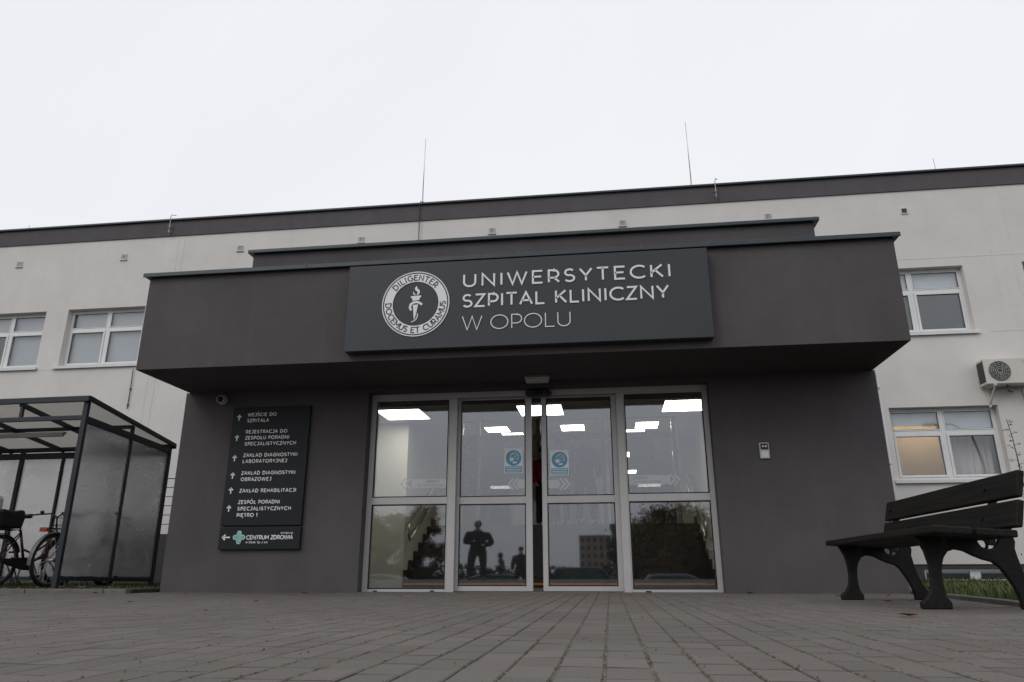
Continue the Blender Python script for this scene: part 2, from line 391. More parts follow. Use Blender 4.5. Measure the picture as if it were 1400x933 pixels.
# ------------------------------------------------------------------ stroke lettering
def arc(cx, cy, rx, ry, a0, a1, n=10):
    return [(cx + rx * math.cos(R(a0 + (a1 - a0) * i / n)), cy + ry * math.sin(R(a0 + (a1 - a0) * i / n))) for i in range(n + 1)]
G = {  # glyph: (advance width, strokes) in cap-height units
    'A': (.78, [[(0, 0), (.39, 1), (.78, 0)], [(.14, .32), (.64, .32)]]),
    'B': (.60, [[(0, 0), (0, 1), (.32, 1)] + arc(.32, .765, .23, .235, 90, -90) + [(0, .53)], [(.30, .53)] + arc(.33, .265, .27, .265, 90, -90) + [(0, 0)]]),
    'C': (.80, [arc(.5, .5, .5, .5, 48, 312, 18)]),
    'D': (.78, [[(0, 0), (0, 1), (.30, 1)] + arc(.30, .5, .48, .5, 90, -90, 14) + [(0, 0)]]),
    'E': (.58, [[(.58, 1), (0, 1), (0, 0), (.58, 0)], [(0, .52), (.5, .52)]]),
    'F': (.55, [[(.55, 1), (0, 1), (0, 0)], [(0, .5), (.48, .5)]]),
    'G': (.84, [arc(.5, .5, .5, .5, 48, 318, 18) + [(.85, .17), (.85, .48), (.52, .48)]]),
    'H': (.70, [[(0, 0), (0, 1)], [(.70, 0), (.70, 1)], [(0, .52), (.70, .52)]]),
    'I': (.0, [[(0, 0), (0, 1)]]),
    'J': (.45, [[(.10, 1), (.45, 1), (.45, .3)] + arc(.22, .25, .23, .25, 0, -150, 8)]),
    'K': (.66, [[(0, 0), (0, 1)], [(.62, 1), (0, .36)], [(.22, .58), (.66, 0)]]),
    'L': (.52, [[(0, 1), (0, 0), (.52, 0)]]),
    '\u0141': (.54, [[(.02, 1), (.02, 0), (.54, 0)], [(-.14, .38), (.32, .64)]]),
    'M': (.84, [[(0, 0), (0, 1), (.42, .35), (.84, 1), (.84, 0)]]),
    'N': (.72, [[(0, 0), (0, 1), (.72, 0), (.72, 1)]]),
    'O': (1.0, [arc(.5, .5, .5, .5, 90, 450, 26)]),
    '\u00d3': (1.0, [arc(.5, .5, .5, .5, 90, 450, 26), [(.46, 1.14), (.62, 1.32)]]),
    'P': (.58, [[(0, 0), (0, 1), (.28, 1)] + arc(.28, .68, .30, .32, 90, -90) + [(0, .36)]]),
    'R': (.62, [[(0, 0), (0, 1), (.28, 1)] + arc(.28, .68, .30, .32, 90, -90) + [(0, .36)], [(.32, .36), (.62, 0)]]),
    'S': (.56, [arc(.28, .745, .26, .255, 35, 250, 10) + arc(.28, .26, .28, .26, 75, -150, 10)]),
    '\u015a': (.56, [arc(.28, .745, .26, .255, 35, 250, 10) + arc(.28, .26, .28, .26, 75, -150, 10), [(.25, 1.14), (.41, 1.32)]]),
    'T': (.68, [[(0, 1), (.68, 1)], [(.34, 1), (.34, 0)]]),
    'U': (.70, [[(0, 1), (0, .36)] + arc(.35, .35, .35, .35, 180, 360, 12) + [(.70, 1)]]),
    'W': (1.16, [[(0, 1), (.30, 0), (.58, 1), (.86, 0), (1.16, 1)]]),
    'Y': (.70, [[(0, 1), (.35, .42), (.70, 1)], [(.35, .42), (.35, 0)]]),
    'Z': (.62, [[(.02, 1), (.60, 1), (0, 0), (.62, 0)]]),
    '\u0118': (.58, [[(.58, 1), (0, 1), (0, 0), (.58, 0)], [(0, .52), (.5, .52)], [(.50, 0), (.40, -.14), (.56, -.24)]]),
    '1': (.22, [[(0, .86), (.20, 1), (.20, 0)]]),
    '2': (.56, [arc(.28, .70, .27, .30, 160, -20, 8) + [(0, 0), (.56, 0)]]),
    '6': (.60, [[(.46, 1), (.1, .50)] + arc(.30, .31, .30, .31, 140, 500, 16)]),
    'w': (.8, [[(0, .7), (.2, 0), (.4, .7), (.6, 0), (.8, .7)]]),
    'p': (.5, [[(0, .7), (0, -.28)], arc(.25, .35, .25, .35, 90, 450, 14)]),
    'o': (.5, [arc(.25, .35, .25, .35, 90, 450, 14)]),
    'l': (.0, [[(0, 1), (0, 0)]]),
    'u': (.46, [[(0, .7), (0, .25)] + arc(.23, .25, .23, .25, 180, 360, 8) + [(.46, .7), (.46, 0)]]),
    'z': (.44, [[(0, .7), (.42, .7), (0, 0), (.44, 0)]]),
    '.': (.06, [[(0, 0), (.0, .09)]]),
    ' ': (.30, []),
}
def ribbon(m, pts, w, y, th, T):
    """flat stroke with mitred joints; T maps glyph plane (a, b) to world (x, z)"""
    P = [Vector((p[0], p[1])) for p in pts]
    closed = (P[0] - P[-1]).length < 1e-5
    if closed: P = P[:-1]
    n = len(P); Lf = []; Rt = []
    for k in range(n):
        a = P[k - 1] if (closed or k > 0) else None; b = P[(k + 1) % n] if (closed or k < n - 1) else None
        d1 = (P[k] - a).normalized() if a is not None else None; d2 = (b - P[k]).normalized() if b is not None else None
        d1 = d1 or d2; d2 = d2 or d1
        n1 = Vector((-d1.y, d1.x)); n2 = Vector((-d2.y, d2.x)); mt = n1 + n2
        mt = mt.normalized() if mt.length > 1e-4 else n1
        k_ = min(1.0 / max(mt.dot(n1), .35), 2.2) * w / 2
        Lf.append(P[k] + mt * k_); Rt.append(P[k] - mt * k_)
    for k in range(n if closed else n - 1):
        k2 = (k + 1) % n
        q = [T(Lf[k]), T(Rt[k]), T(Rt[k2]), T(Lf[k2])]
        i = len(m.v)
        m.v += [Vector((p[0], y, p[1])) for p in q] + [Vector((p[0], y + th, p[1])) for p in q]
        m.f.append((i, i + 1, i + 2, i + 3)); m.f.append((i + 1, i + 5, i + 6, i + 2)); m.f.append((i, i + 3, i + 7, i + 4))
LB = {**{c: .07 for c in 'BDEFHIKLMNPRU\u0141\u0118'}, **{c: .03 for c in 'COGS\u00d3\u015a'}}; RBR = {**{c: .07 for c in 'HIJMNU'}, **{c: .03 for c in 'COGSD\u00d3\u015a'}}
def text(m, s, x0, zb, cap, width, wt, y, th=.006, sx=1.0):
    """one line of capitals starting at x0, fitted to width; wt = stroke weight in cap heights"""
    adv = [G[c][0] * (sx if c != ' ' else .9) for c in s]; tot = sum(adv)
    bear = sum(LB.get(c, 0) for c in s[1:]) + sum(RBR.get(c, 0) for c in s[:-1])
    inner = (width / cap) - wt
    tr = (inner - tot - bear) / max(1, len(s) - 1); x = wt / 2
    for k, (c, a) in enumerate(zip(s, adv)):
        if k: x += LB.get(c, 0)
        for st in G[c][1]:
            st2 = [(px, wt / 2 + pz * (1 - wt)) if pz <= 1 and pz >= 0 else (px, pz) for px, pz in st]
            st2 = [(px * sx, pz) for px, pz in st2]
            ribbon(m, st2, wt, y, th, lambda p, x=x: (x0 + (x + p[0]) * cap, zb + p[1] * cap))
        x += a + tr + RBR.get(c, 0)
    return m
def ring_text(m, s, c, rad, cap, a_mid, span, wt, y, th, inward):
    """lettering round a circle; inward=True reads with its feet towards the centre"""
    n = len(s); adv = [max(G[ch][0], .12) for ch in s]; tot = sum(adv); gap = (span / (cap / rad) - tot) / (n - 1); x = 0
    for ch, a in zip(s, adv):
        mid = (x + a / 2) * cap / rad - span / 2
        ang = (a_mid - mid) if inward else (a_mid + mid)
        er = Vector((math.cos(ang), math.sin(ang))); et = Vector((math.sin(ang), -math.cos(ang))) if inward else Vector((-math.sin(ang), math.cos(ang)))
        up = er if inward else -er
        o = Vector((c[0], c[1])) + er * rad
        w_ = G[ch][0]
        for st in G[ch][1]:
            ribbon(m, st, wt, y, th, lambda p: tuple(o + et * ((p[0] - w_ / 2) * cap) + up * ((p[1] - .5) * cap)))
        if ch not in ' OCSGQ':   # small serifs at the feet
            for st in G[ch][1]:
                for q in (st[0], st[-1]):
                    if q[1] in (0, 1): ribbon(m, [(q[0] - .12, q[1]), (q[0] + .12, q[1])], wt * .6, y, th, lambda p: tuple(o + et * ((p[0] - w_ / 2) * cap) + up * ((p[1] - .5) * cap)))
        x += a + gap
    return m
def flat(m, pts, y, th=.006):
    """raised flat shape facing -y"""
    n = len(pts); i = len(m.v)
    m.v += [Vector((p[0], y, p[1])) for p in pts] + [Vector((p[0], y + th, p[1])) for p in pts]
    m.f.append(tuple(range(i, i + n)))
    for k in range(n): m.f.append((i + k, i + n + k, i + n + (k + 1) % n, i + (k + 1) % n))
    return m

# ================================================================== SETTING: ground, paving, kerbs, lawns
def kerb_x(y): return 4.20 - (.60 - y) * .165
gm = MB()   # one sheet to the horizon: level at the hospital, a step lower at the car park across the way
prof = [(-1500, -1.25), (-200, -1.25), (-60, -1.25), (-25, -1.25), (-19, -.03), (-9, -.03), (40, -.03), (1500, -.03)]
for (ya, za), (yb, zb) in zip(prof, prof[1:]):
    gm.poly([(-1500, ya, za), (1500, ya, za), (1500, yb, zb), (-1500, yb, zb)])
tag(gm.build('ground', 'asphalt'), kind='structure')
sm = MB(); sm.box(-20, 12, -18.5, .0, -.026, -.0046)
tag(sm.build('paving_bed', 'joint_sand'), kind='structure')
pv = MB(); pitch = .1128; x = .7141 - pitch * 150
while x < 5:
    off = random.choice((0, .1)) + random.uniform(-.012, .012); yy = -9.9 + off
    while yy < .02:
        L_ = .2; gj = .0036 if -.3 < x < 2.2 else .0024; a, b = x + gj + random.uniform(-.0008, .0008), x + pitch - gj + random.uniform(-.0008, .0008); c, d = yy + .0018, yy + L_ - .0018
        xm = (a + b) / 2; y_end = -.60 if xm < -4.70 else -.004
        if d > y_end: d = y_end
        ok = d - c > .03 and xm > -13 and b < kerb_x(c) - .005
        if ok:
            dz = random.gauss(0, .0004); tx = random.gauss(0, .0004); ty = random.gauss(0, .0004); e = .0034; ey = .0036
            z = lambda u, v: dz + tx * u + ty * v
            tp = [(a + e, c + ey, z(-1, -1)), (b - e, c + ey, z(1, -1)), (b - e, d - ey, z(1, 1)), (a + e, d - ey, z(-1, 1))]
            md = [(a, c, z(-1, -1) - .003), (b, c, z(1, -1) - .003), (b, d, z(1, 1) - .003), (a, d, z(-1, 1) - .003)]
            lo = [(p[0], p[1], -.012) for p in md]
            i = len(pv.v); pv.v += [Vector(p) for p in tp + md + lo]
            pv.f.append((i, i + 1, i + 2, i + 3))
            for k in range(4):
                k2 = (k + 1) % 4
                pv.f.append((i + 4 + k, i + 4 + k2, i + k2, i + k)); pv.f.append((i + 8 + k, i + 8 + k2, i + 4 + k2, i + 4 + k))
        yy += L_
    x += pitch
pvo = tag(pv.build('paving', 'paver', fix=False), kind='structure')
pvo.data.materials.append(M['joint_dirt']); pvo.data.materials.append(M['joint_sand'])
_mid = []
for k in range(len(pv.f) // 9):
    xm = pv.v[k * 12].x; sand = -.6 < xm < 2.6 and random.random() < .5
    _mid += [0] + [1, 1, (2 if sand else 0), 1, 1, 1, (2 if sand else 0), 1]
pvo.data.polygons.foreach_set('material_index', _mid)
kb = MB()   # kerb along the right lawn
n = 9
for k in range(n):
    ya, yb = -7.5 + k * .9, -7.5 + (k + 1) * .9 - .008
    xa, xb = kerb_x(ya), kerb_x(yb)
    kb.prism([(xa, ya), (xa + .08, ya), (xb + .08, yb), (xb, yb)], -.03, .028 + random.uniform(-.003, .003), 'xy')
tag(kb.build('lawn_kerb', 'kerb', bevel=.008), kind='structure')
kl = MB()
k = -13.0
while k < -4.75:
    kl.box(k, min(k + .99, -4.72), -.59, -.49, -.03, .048 + random.uniform(-.003, .003)); k += 1.0
tag(kl.build('yard_kerb', 'kerb', bevel=.008), kind='structure')
sl = MB(); sl.box(-30, -4.70, -.488, 7.24, -.02, .042)
tag(sl.build('yard_soil', 'soil'), kind='structure')
sr = MB(); sr.prism([(kerb_x(-7.5) + .082, -7.5), (14, -7.5), (14, 7.24), (4.10, 7.24), (4.10, .6), (kerb_x(.6) + .082, .6)], -.02, .018, 'xy')
tag(sr.build('lawn_soil', 'soil'), kind='structure')
def grass(name, n, place, h0, h1, z0):
    m = MB()
    for _ in range(n):
        p = place()
        if p is None: continue
        x, y = p; h = random.uniform(h0, h1) * (1 if random.random() < .9 else 1.5); a = random.uniform(0, 2 * math.pi); lean = random.uniform(.1, .75) * h
        wx, wy = math.cos(a) * .0045, math.sin(a) * .0045; lx, ly = -math.sin(a) * lean, math.cos(a) * lean
        m.poly([(x - wx, y - wy, z0), (x + wx, y + wy, z0), (x + wx * .8 + lx * .35, y + wy * .8 + ly * .35, z0 + h * .6), (x - wx * .8 + lx * .35, y - wy * .8 + ly * .35, z0 + h * .6)])
        m.poly([(x - wx * .8 + lx * .35, y - wy * .8 + ly * .35, z0 + h * .6), (x + wx * .8 + lx * .35, y + wy * .8 + ly * .35, z0 + h * .6), (x + lx, y + ly, z0 + h * .95)])
    return tag(m.build(name, 'grass', fix=False), 'short green lawn grass', 'grass', kind='stuff')
def place_r():
    y = random.choice((random.uniform(-4.5, 7.1), random.uniform(-3.5, 3))); lo = max(kerb_x(y) + .09, 4.13 if y > .0 else -9)
    xx = lo + abs(random.gauss(0, 2.2))
    return (xx, y) if xx < 11 else None
grass('lawn_grass', 30000, place_r, .03, .12, .018)['label'] = 'bright green lawn grass behind the black bench'
def place_l():
    return (random.uniform(-12, -4.75), random.uniform(-.45, 6.8))
grass('yard_grass', 16000, place_l, .012, .036, .042)['label'] = 'short green grass under the bicycle shelter'

# ================================================================== MAIN HOSPITAL BUILDING
D = 7.25
bld = thing('hospital_building', 'long two storey hospital building in white plaster with a dark grey parapet band', 'building', (0, D, 0))
wins = [(-18.1, -16.0, 5.21, 6.72), (-15.52, -13.42, 5.21, 6.72), (-12.80, -10.66, 5.21, 6.74), (6.70, 8.90, 5.21, 6.74), (10.13, 12.3, 5.21, 6.76), (6.86, 9.02, 2.04, 3.56)]
base_w = [(7.05, 9.0, .05, .30)]
inner_open = [(-4.4, 4.0, 1.06, 4.2)]
wf = wall_with_holes(-26, 16, .375, 8.66, wins + inner_open, D, .40)
wf.build('facade_wall', 'white_plaster', bld)
pl = wall_with_holes(-26, 16, -.02, .375, base_w, D + .03, .3); pl.build('plinth', 'plinth_plaster', bld)
bd = MB(); bd.box(-26, 16, D - .03, D + .38, 8.662, 9.09); bd.build('parapet_band', 'band_plaster', bld)
cp = MB(); cp.box(-26.05, 16.05, D - .09, D + .44, 9.092, 9.145); cp.build('coping', 'coping_metal', bld, bevel=.01)
rf = MB(); rf.box(-26, 16, D + .40, D + 14, 8.5, 8.6); rf.box(-26, -25.8, D + .42, D + 14, 0, 8.49); rf.box(15.8, 16, D + .42, D + 14, 0, 8.49); rf.box(-25.79, 15.79, D + 13.8, D + 14, 0, 8.49)
rf.build('roof', 'roof_felt', bld)
fl = MB(); fl.box(-25.7, -4.6, D + .45, D + 13.7, 4.2, 4.35); fl.box(4.2, 15.7, D + .45, D + 13.7, 4.2, 4.35); fl.box(-25.7, -4.6, D + 3.6, D + 3.7, 4.36, 8.4); fl.box(4.2, 15.7, D + 3.6, D + 3.7, 0, 8.4)
fl.build('inner_partition', 'inner_wall', bld)
# embossed plaster strips over old pipes and the seams between insulation panels
em = MB()
for x, z0, z1 in ((-10.02, 6.9, 8.64), (-9.86, 6.9, 8.64), (9.55, 6.0, 8.64), (10.0, 6.0, 8.64), (-10.3, 2.2, 5.1), (-10.1, 2.2, 5.1)): em.box(x - .018, x + .018, D - .006, D - .001, z0, z1)
for x0, x1, z in ((6.7, 13, 6.95), (9.2, 13, 5.18), (-16, -12.5, 5.13)): em.box(x0, x1, D - .004, D - .001, z - .006, z + .006)
em.build('plaster_seam', 'white_plaster', bld)

def window(x0, x1, z0, z1, blind=None, label=None, lower=None, curtains=None):
    y = D + .16; mid = (x0 + x1) / 2; H = z1 - z0; tz = z0 + H * .66
    fr = MB(); t = .06
    fr.box(x0, x0 + t, y, y + .07, z0, z1); fr.box(x1 - t, x1, y, y + .07, z0, z1)
    fr.box(x0 + t, x1 - t, y, y + .07, z1 - t, z1); fr.box(x0 + t, x1 - t, y, y + .07, z0, z0 + t)
    fr.box(mid - .04, mid + .04, y + .002, y + .068, z0 + t, z1 - t)
    fr.box(x0 + t, mid - .04, y + .003, y + .067, tz - .035, tz + .035); fr.box(mid + .04, x1 - t, y + .003, y + .067, tz - .035, tz + .035)
    f = fr.build('window', 'pvc', bld, bevel=.006)
    if label: f['label'] = label
    s = .05
    for a, b in ((x0 + t, mid - .04), (mid + .04, x1 - t)):
        for c, d, o in ((z0 + t, tz - .035, -.018), (tz + .035, z1 - t, -.004)):
            ss = s if o < -.01 else .026
            sh = MB(); sh.box(a + .002, a + ss, y + o, y + .05, c + .002, d - .002); sh.box(b - ss, b - .002, y + o, y + .05, c + .002, d - .002)
            sh.box(a + ss, b - ss, y + o, y + .05, c + .002, c + ss); sh.box(a + ss, b - ss, y + o, y + .05, d - ss, d - .002)
            sh.build('sash', 'pvc', f, bevel=.005)
            g = MB(); g.box(a + ss + .003, b - ss - .003, y + .018, y + .034, c + ss + .003, d - ss - .003); g.build('pane', 'window_glass', f)
            gk = MB(); q = .008
            A, B, C_, E_ = a + ss, b - ss, c + ss, d - ss
            gk.box(A + .001, A + q, y + .008, y + .016, C_, E_); gk.box(B - q, B - .001, y + .008, y + .016, C_, E_); gk.box(A + q, B - q, y + .008, y + .016, C_ + .001, C_ + q); gk.box(A + q, B - q, y + .008, y + .016, E_ - q, E_ - .001)
            gk.build('gasket', 'gasket', f)
    si = MB(); si.box(x0 - .12, x1 + .06, D - .06, D + .158, z0 - .05, z0 - .004); si.box(x0 - .12, x1 + .06, D - .062, D - .055, z0 - .075, z0 - .004); si.build('sill', 'sill_metal', f, bevel=.004)
    if blind:
        for (a, b), frac in zip(((x0 + t, mid - .04), (mid + .04, x1 - t)), blind):
            if frac > 0:
                bl = MB(); zb = z1 - t - (H - 2 * t) * frac
                k = z1 - t - .01
                bl.box(a + .01, b - .01, y + .10, y + .108, zb, z1 - t); bl.cyl((a + .01, y + .104, zb), (b - .01, y + .104, zb), .012, 8)
                bl.build('roller_blind', lower or 'blind', f)
    return f
window(*wins[0], blind=(1, 1)); window(*wins[1], blind=(.35, 1), label='window left of the canopy with one blind half open')
window(*wins[2], blind=(1, 1), label='window left of the canopy with grey blinds drawn')
wr = window(*wins[3], blind=(.36, .36), lower='blind_white', label='upper window right of the canopy with short white blinds')
window(*wins[4], blind=(.5, 1))
wl = window(*wins[5], blind=(.20, .40), lower='blind_white', label='ground floor window behind the bench with warm light inside')
# dark room backings, warm room below
rb = MB(); rb.box(6.3, 9.4, D + 1.9, D + 1.95, .6, 4.1); rb.build('room_wall', 'curtain', bld)
cu = MB()
pts = []
for k in range(40):
    pts.append((7.98 + k * .026, D + .55 + .03 * math.sin(k * 1.3)))
for (xa, ya), (xb, yb) in zip(pts, pts[1:]): cu.poly([(xa, ya, 2.05), (xb, yb, 2.05), (xb, yb, 3.56), (xa, ya, 3.56)], True)
cu.build('curtain', 'curtain_pale', wl, fix=False)
lp = thing('ceiling_lamp', 'lit ceiling strip lamp seen through the ground floor window behind the bench', 'lamp', (7.7, D + 1.4, 3.74))
MB().box(7.2, 8.97, D + 1.25, D + 1.5, 3.75, 3.80).build('lamp_housing', 'lamp_body', lp); MB().box(7.22, 8.95, D + 1.27, D + 1.48, 3.735, 3.749).build('diffuser', 'room_light', lp)  # strip lengthened to the right behind the blind, added to brighten the curtain
# basement window frames in the plinth
for a, b, c, d in base_w:
    m = MB(); y = D + .12
    m.box(a, b, y, y + .05, d - .06, d); m.box(a, b, y, y + .05, c, c + .04); m.box(a, a + .06, y, y + .05, c + .04, d - .06); m.box(b - .06, b, y, y + .05, c + .04, d - .06)
    mid = (a + b) / 2; m.box(mid - .10, mid + .10, y - .01, y + .05, c + .04, d - .06)
    f = m.build('basement_window', 'pvc', bld, bevel=.004); g = MB(); g.box(a + .06, mid - .10, y + .02, y + .03, c + .04, d - .06); g.box(mid + .10, b - .06, y + .02, y + .03, c + .04, d - .06); g.build('pane', 'window_glass', f)
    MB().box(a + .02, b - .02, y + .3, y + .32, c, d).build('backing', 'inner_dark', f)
# vents under the parapet
for k, (x, z) in enumerate(((-14.5, 8.11), (-11.49, 8.145), (-8.27, 8.2), (-5.05, 8.24), (-1.71, 8.27), (1.476, 8.27), (4.87, 8.21), (7.89, 8.15))):
    m = MB(); s = .075; y = D - .025
    m.box(x - s, x + s, y, D - .001, z + s - .018, z + s); m.box(x - s, x + s, y, D - .001, z - s, z - s + .018); m.box(x - s, x - s + .018, y, D - .001, z - s + .018, z + s - .018); m.box(x + s - .018, x + s, y, D - .001, z - s + .018, z + s - .018)
    if k < 7: m.box(x - .1, x + .1, y - .01, D - .001, z - s - .02, z - s - .004)
    f = m.build('vent', 'cabinet_paint' if k < 7 else 'white_plaster', bld)
    MB().box(x - s + .018, x + s - .018, D - .010, D - .003, z - s + .018, z + s - .018).build('vent_hole', 'ac_dark', f)
    if k < 7:
        g = MB()
        for j in range(3): g.box(x - s + .03 + j * .036, x - s + .05 + j * .036, y + .004, D - .011, z - s + .018, z + s - .018)
        g.build('vent_grille', 'cabinet_paint', f)
    if k == 7: f['label'] = 'open square vent hole without a grille'
# lightning cables on the facade
def cable(x, z0, z1, mat, y=D - .05, bend=True):
    pts = [(x, y, z0), (x + .004, y, (z0 + z1) / 2), (x, y - .01, z1)]
    if bend: pts += [(x + .02, y - .02, z1 + .06), (x + .08, y + .1, z1 + .1)]
    m = MB(); m.tube(pts, .011, 6)
    for zz in (z0 + .1, (z0 + z1) / 2): m.box(x - .018, x + .018, y - .012, D - .001 if zz < 8.6 else D - .032, zz - .015, zz + .015)
    return m.build('lightning_cable', mat, bld)
cable(-3.55, 5.4, 9.11, 'cable', D - .06); cable(-10.26, 8.66, 9.16, 'cable_pale', D - .12); cable(3.71, 8.7, 9.18, 'cable_pale', D - .12)
cable(-10.69, 4.05, 5.05, 'cable', D - .03, False)
# rods on the roof
for x, z, lab in ((-3.91, 12.06, 'tall thin lightning rod on the roof above the round emblem'), (3.39, 11.97, 'tall thin lightning rod on the roof above the right end of the name sign'), (9.50, 10.34, 'short thin lightning rod on the roof near the right edge of the photo'), (-15.92, 10.12, 'short thin lightning rod on the roof near the left edge of the photo')):
    y = 8.75; t = thing('lightning_rod', lab, 'lightning rod', (x, y, 8.6))
    h = z - 8.6; lean = .02
    MB().tube([(x, y, 8.6), (x, y, 8.6 + h * .55)], .016, 8).build('mast', 'steel', t); MB().tube([(x, y, 8.6 + h * .55), (x + lean * (1 if x < 0 else -1), y, z)], [.011, .006], 8).build('tip', 'steel', t)
    MB().box(x - .2, x + .2, y - .2, y + .2, 8.602, 8.68).build('base', 'kerb', t)

# air conditioner on the wall
ac = thing('air_conditioner', 'cream outdoor air conditioner unit on wall brackets right of the canopy', 'air conditioner', (9.15, D - .3, 3.9))
ax0, ax1, ay0, ay1, az0, az1 = 8.73, 9.72, D - .36, D - .06, 3.93, 4.47
m = MB(); m.box(ax0, ax1, ay0, ay1, az0, az1); m.build('casing', 'ac_case', ac, bevel=.012)
fc = (ax0 + .29, az0 + .27); g = MB(); g.disc((fc[0], ay0 - .004, fc[1]), .215, 32); g.build('fan_opening', 'ac_dark', ac, fix=False)
g = MB()
for r in (.05, .09, .13, .17, .205): g.tube([(fc[0] + r * math.cos(a * math.pi / 14), ay0 - .018, fc[1] + r * math.sin(a * math.pi / 14)) for a in range(28)], .003, 5, closed=True)
for a in range(12): g.tube([(fc[0] + .03 * math.cos(a * math.pi / 6), ay0 - .018, fc[1] + .03 * math.sin(a * math.pi / 6)), (fc[0] + .215 * math.cos(a * math.pi / 6), ay0 - .010, fc[1] + .215 * math.sin(a * math.pi / 6))], .0025, 5)
g.build('fan_grille', 'ac_case', ac)
g = MB()
for a in range(3):
    q = a * 2.094 + .3
    g.poly([(fc[0], ay0 - .008, fc[1]), (fc[0] + .19 * math.cos(q), ay0 - .012, fc[1] + .19 * math.sin(q)), (fc[0] + .2 * math.cos(q + .5), ay0 - .007, fc[1] + .2 * math.sin(q + .5)), (fc[0] + .17 * math.cos(q + .9), ay0 - .006, fc[1] + .17 * math.sin(q + .9))])
g.build('fan_blades', 'bike_grey', ac, fix=False)
g = MB(); g.box(ax0 - .004, ax0 - .001, ay0 + .02, ay1 - .02, az0 + .05, az1 - .05); g.build('side_grille', 'ac_dark', ac)
for k in range(2):
    m = MB(); m.box(ax1 - .24 + k * .09, ax1 - .17 + k * .09, ay0 - .006, ay0 - .002, az1 - .09, az1 - .05); m.build('badge', 'pale_plastic', ac)
for x in (ax0 + .14, ax1 - .14):
    m = MB(); m.box(x - .02, x + .02, ay0 - .05, D - .002, az0 - .04, az0 - .003); m.box(x - .02, x + .02, D - .035, D - .003, az0 - .42, az0 - .042)
    m.beam((x, ay0, az0 - .05), (x, D - .03, az0 - .36), .025, .025); m.build('bracket', 'ac_case', ac)
m = MB(); m.tube([(ax0 + .45, ay0 + .15, az0), (ax0 + .47, ay0 + .14, az0 - .12), (ax0 + .55, ay0 + .2, az0 - .14), (ax0 + .56, D - .02, az0 - .08)], .02, 8); m.build('pipe', 'bike_grey', ac)

# ================================================================== ENTRANCE BLOCK WITH CANOPY
ZS, ZC = 2.514, 3.69
ent = thing('entrance_block', 'dark grey plastered entrance block with a deep box canopy over its doors', 'building', (0, 0, 0))
XL, XR = -4.668, 4.064
wall_with_holes(XL, XR, -.02, ZS, [(-2.15, 2.12, -.02, 2.445)], 0, .26).build('front_wall', 'dark_plaster', ent)
m = MB(); m.box(XL, XL + .25, .262, D - .002, -.02, 3.69); m.box(XR - .25, XR, .262, D - .002, -.02, 3.69); m.build('side_wall', 'dark_plaster', ent)
m = MB(); m.box(-4.63, 4.045, -1.167, 1.19, ZS + .002, ZC); m.build('canopy', 'dark_plaster', ent, bevel=.004)
m = MB(); m.box(-4.69, 4.105, -1.225, 1.19, ZC + .002, ZC + .04); m.box(-4.69, 4.105, -1.228, -1.215, ZC - .012, ZC + .042)
for x in (-2.6, -.5, 1.35, 2.1): m.box(x - .012, x + .012, -1.231, -1.1, ZC + .0, ZC + .06)
m.build('canopy_coping', 'coping_metal', ent, bevel=.008)
m = MB(); m.box(-4.60, 3.98, 1.2, D - .002, ZC - .2, 5.07); m.build('upper_block', 'dark_plaster', ent)
m = MB(); m.box(-4.67, 4.05, 1.13, D - .002, 5.072, 5.13); m.build('upper_coping', 'coping_metal', ent, bevel=.008)
m = MB(); m.tube([(XR + .030, .10, -.02), (XR + .030, .10, 2.50)], .027, 14)
for z in (.5, 1.4, 2.3): m.tube([(XR + .030, .10, z), (XR + .030, .10, z + .04)], .0295, 14)
m.build('downpipe', 'pvc', ent)
# glazed door front -------------------------------------------------------------------------------
ZT = 2.42
yf0, yf1 = .165, .255
KF = (8.829 + yf0) / 8.829
FX = lambda x: .85 + (x - .85) * KF
FZ = lambda z: .217 + (z - .217) * KF
fx = [FX(v) for v in (-2.10, -2.045, 2.05, 2.105, -1.078, -.985, 1.0, 1.085)]; ZG = FZ(2.335); ZTT = FZ(ZT)
m = MB(); m.box(fx[0], fx[1], yf0, yf1, .002, ZTT); m.box(fx[2], fx[3], yf0, yf1, .002, ZTT)
m.box(fx[1], fx[2], yf0 - .004, yf1 + .05, ZG, ZTT); m.box(fx[4], fx[5], yf0, yf1, .002, ZG); m.box(fx[6], fx[7], yf0, yf1, .002, ZG)
dfm = m.build('door_frame', 'door_alu', ent, bevel=.004)
def panel(name, x0, x1, y0, y1, z0, bot, side, label):
    m = MB(); top = FZ(2.333); x0 = FX(x0); x1 = FX(x1); r0, r1 = FZ(1.022), FZ(1.106)
    m.box(x0, x0 + side[0], y0, y1, z0, top); m.box(x1 - side[1], x1, y0, y1, z0, top)
    a, b = x0 + side[0], x1 - side[1]
    m.box(a, b, y0, y1, z0, z0 + bot); m.box(a, b, y0, y1, top - .018, top); m.box(a, b, y0 - .002, y1 + .002, r0, r1)
    o = m.build(name, 'door_alu', ent, bevel=.003); o['label'] = label
    for c, d in ((z0 + bot, r0), (r1, top - .018)):
        g = MB(); ym = (y0 + y1) / 2; g.box(a + .002, b - .002, ym - .011, ym + .011, c + .002, d - .002); g.build('pane', 'door_glass', o)
        k = MB(); q = .013
        k.box(a + .001, a + q, y0 + .006, ym - .0125, c + .001, d - .001); k.box(b - q, b - .001, y0 + .006, ym - .0125, c + .001, d - .001); k.box(a + q, b - q, y0 + .006, ym - .0125, c + .001, c + q); k.box(a + q, b - q, y0 + .006, ym - .0125, d - q, d - .001)
        k.build('gasket', 'gasket', o)
    return o
fxl = panel('fixed_panel', -2.044, -1.079, yf0 + .004, yf1 - .004, .004, .03, (.012, .012), 'fixed glass panel at the left end of the doors')
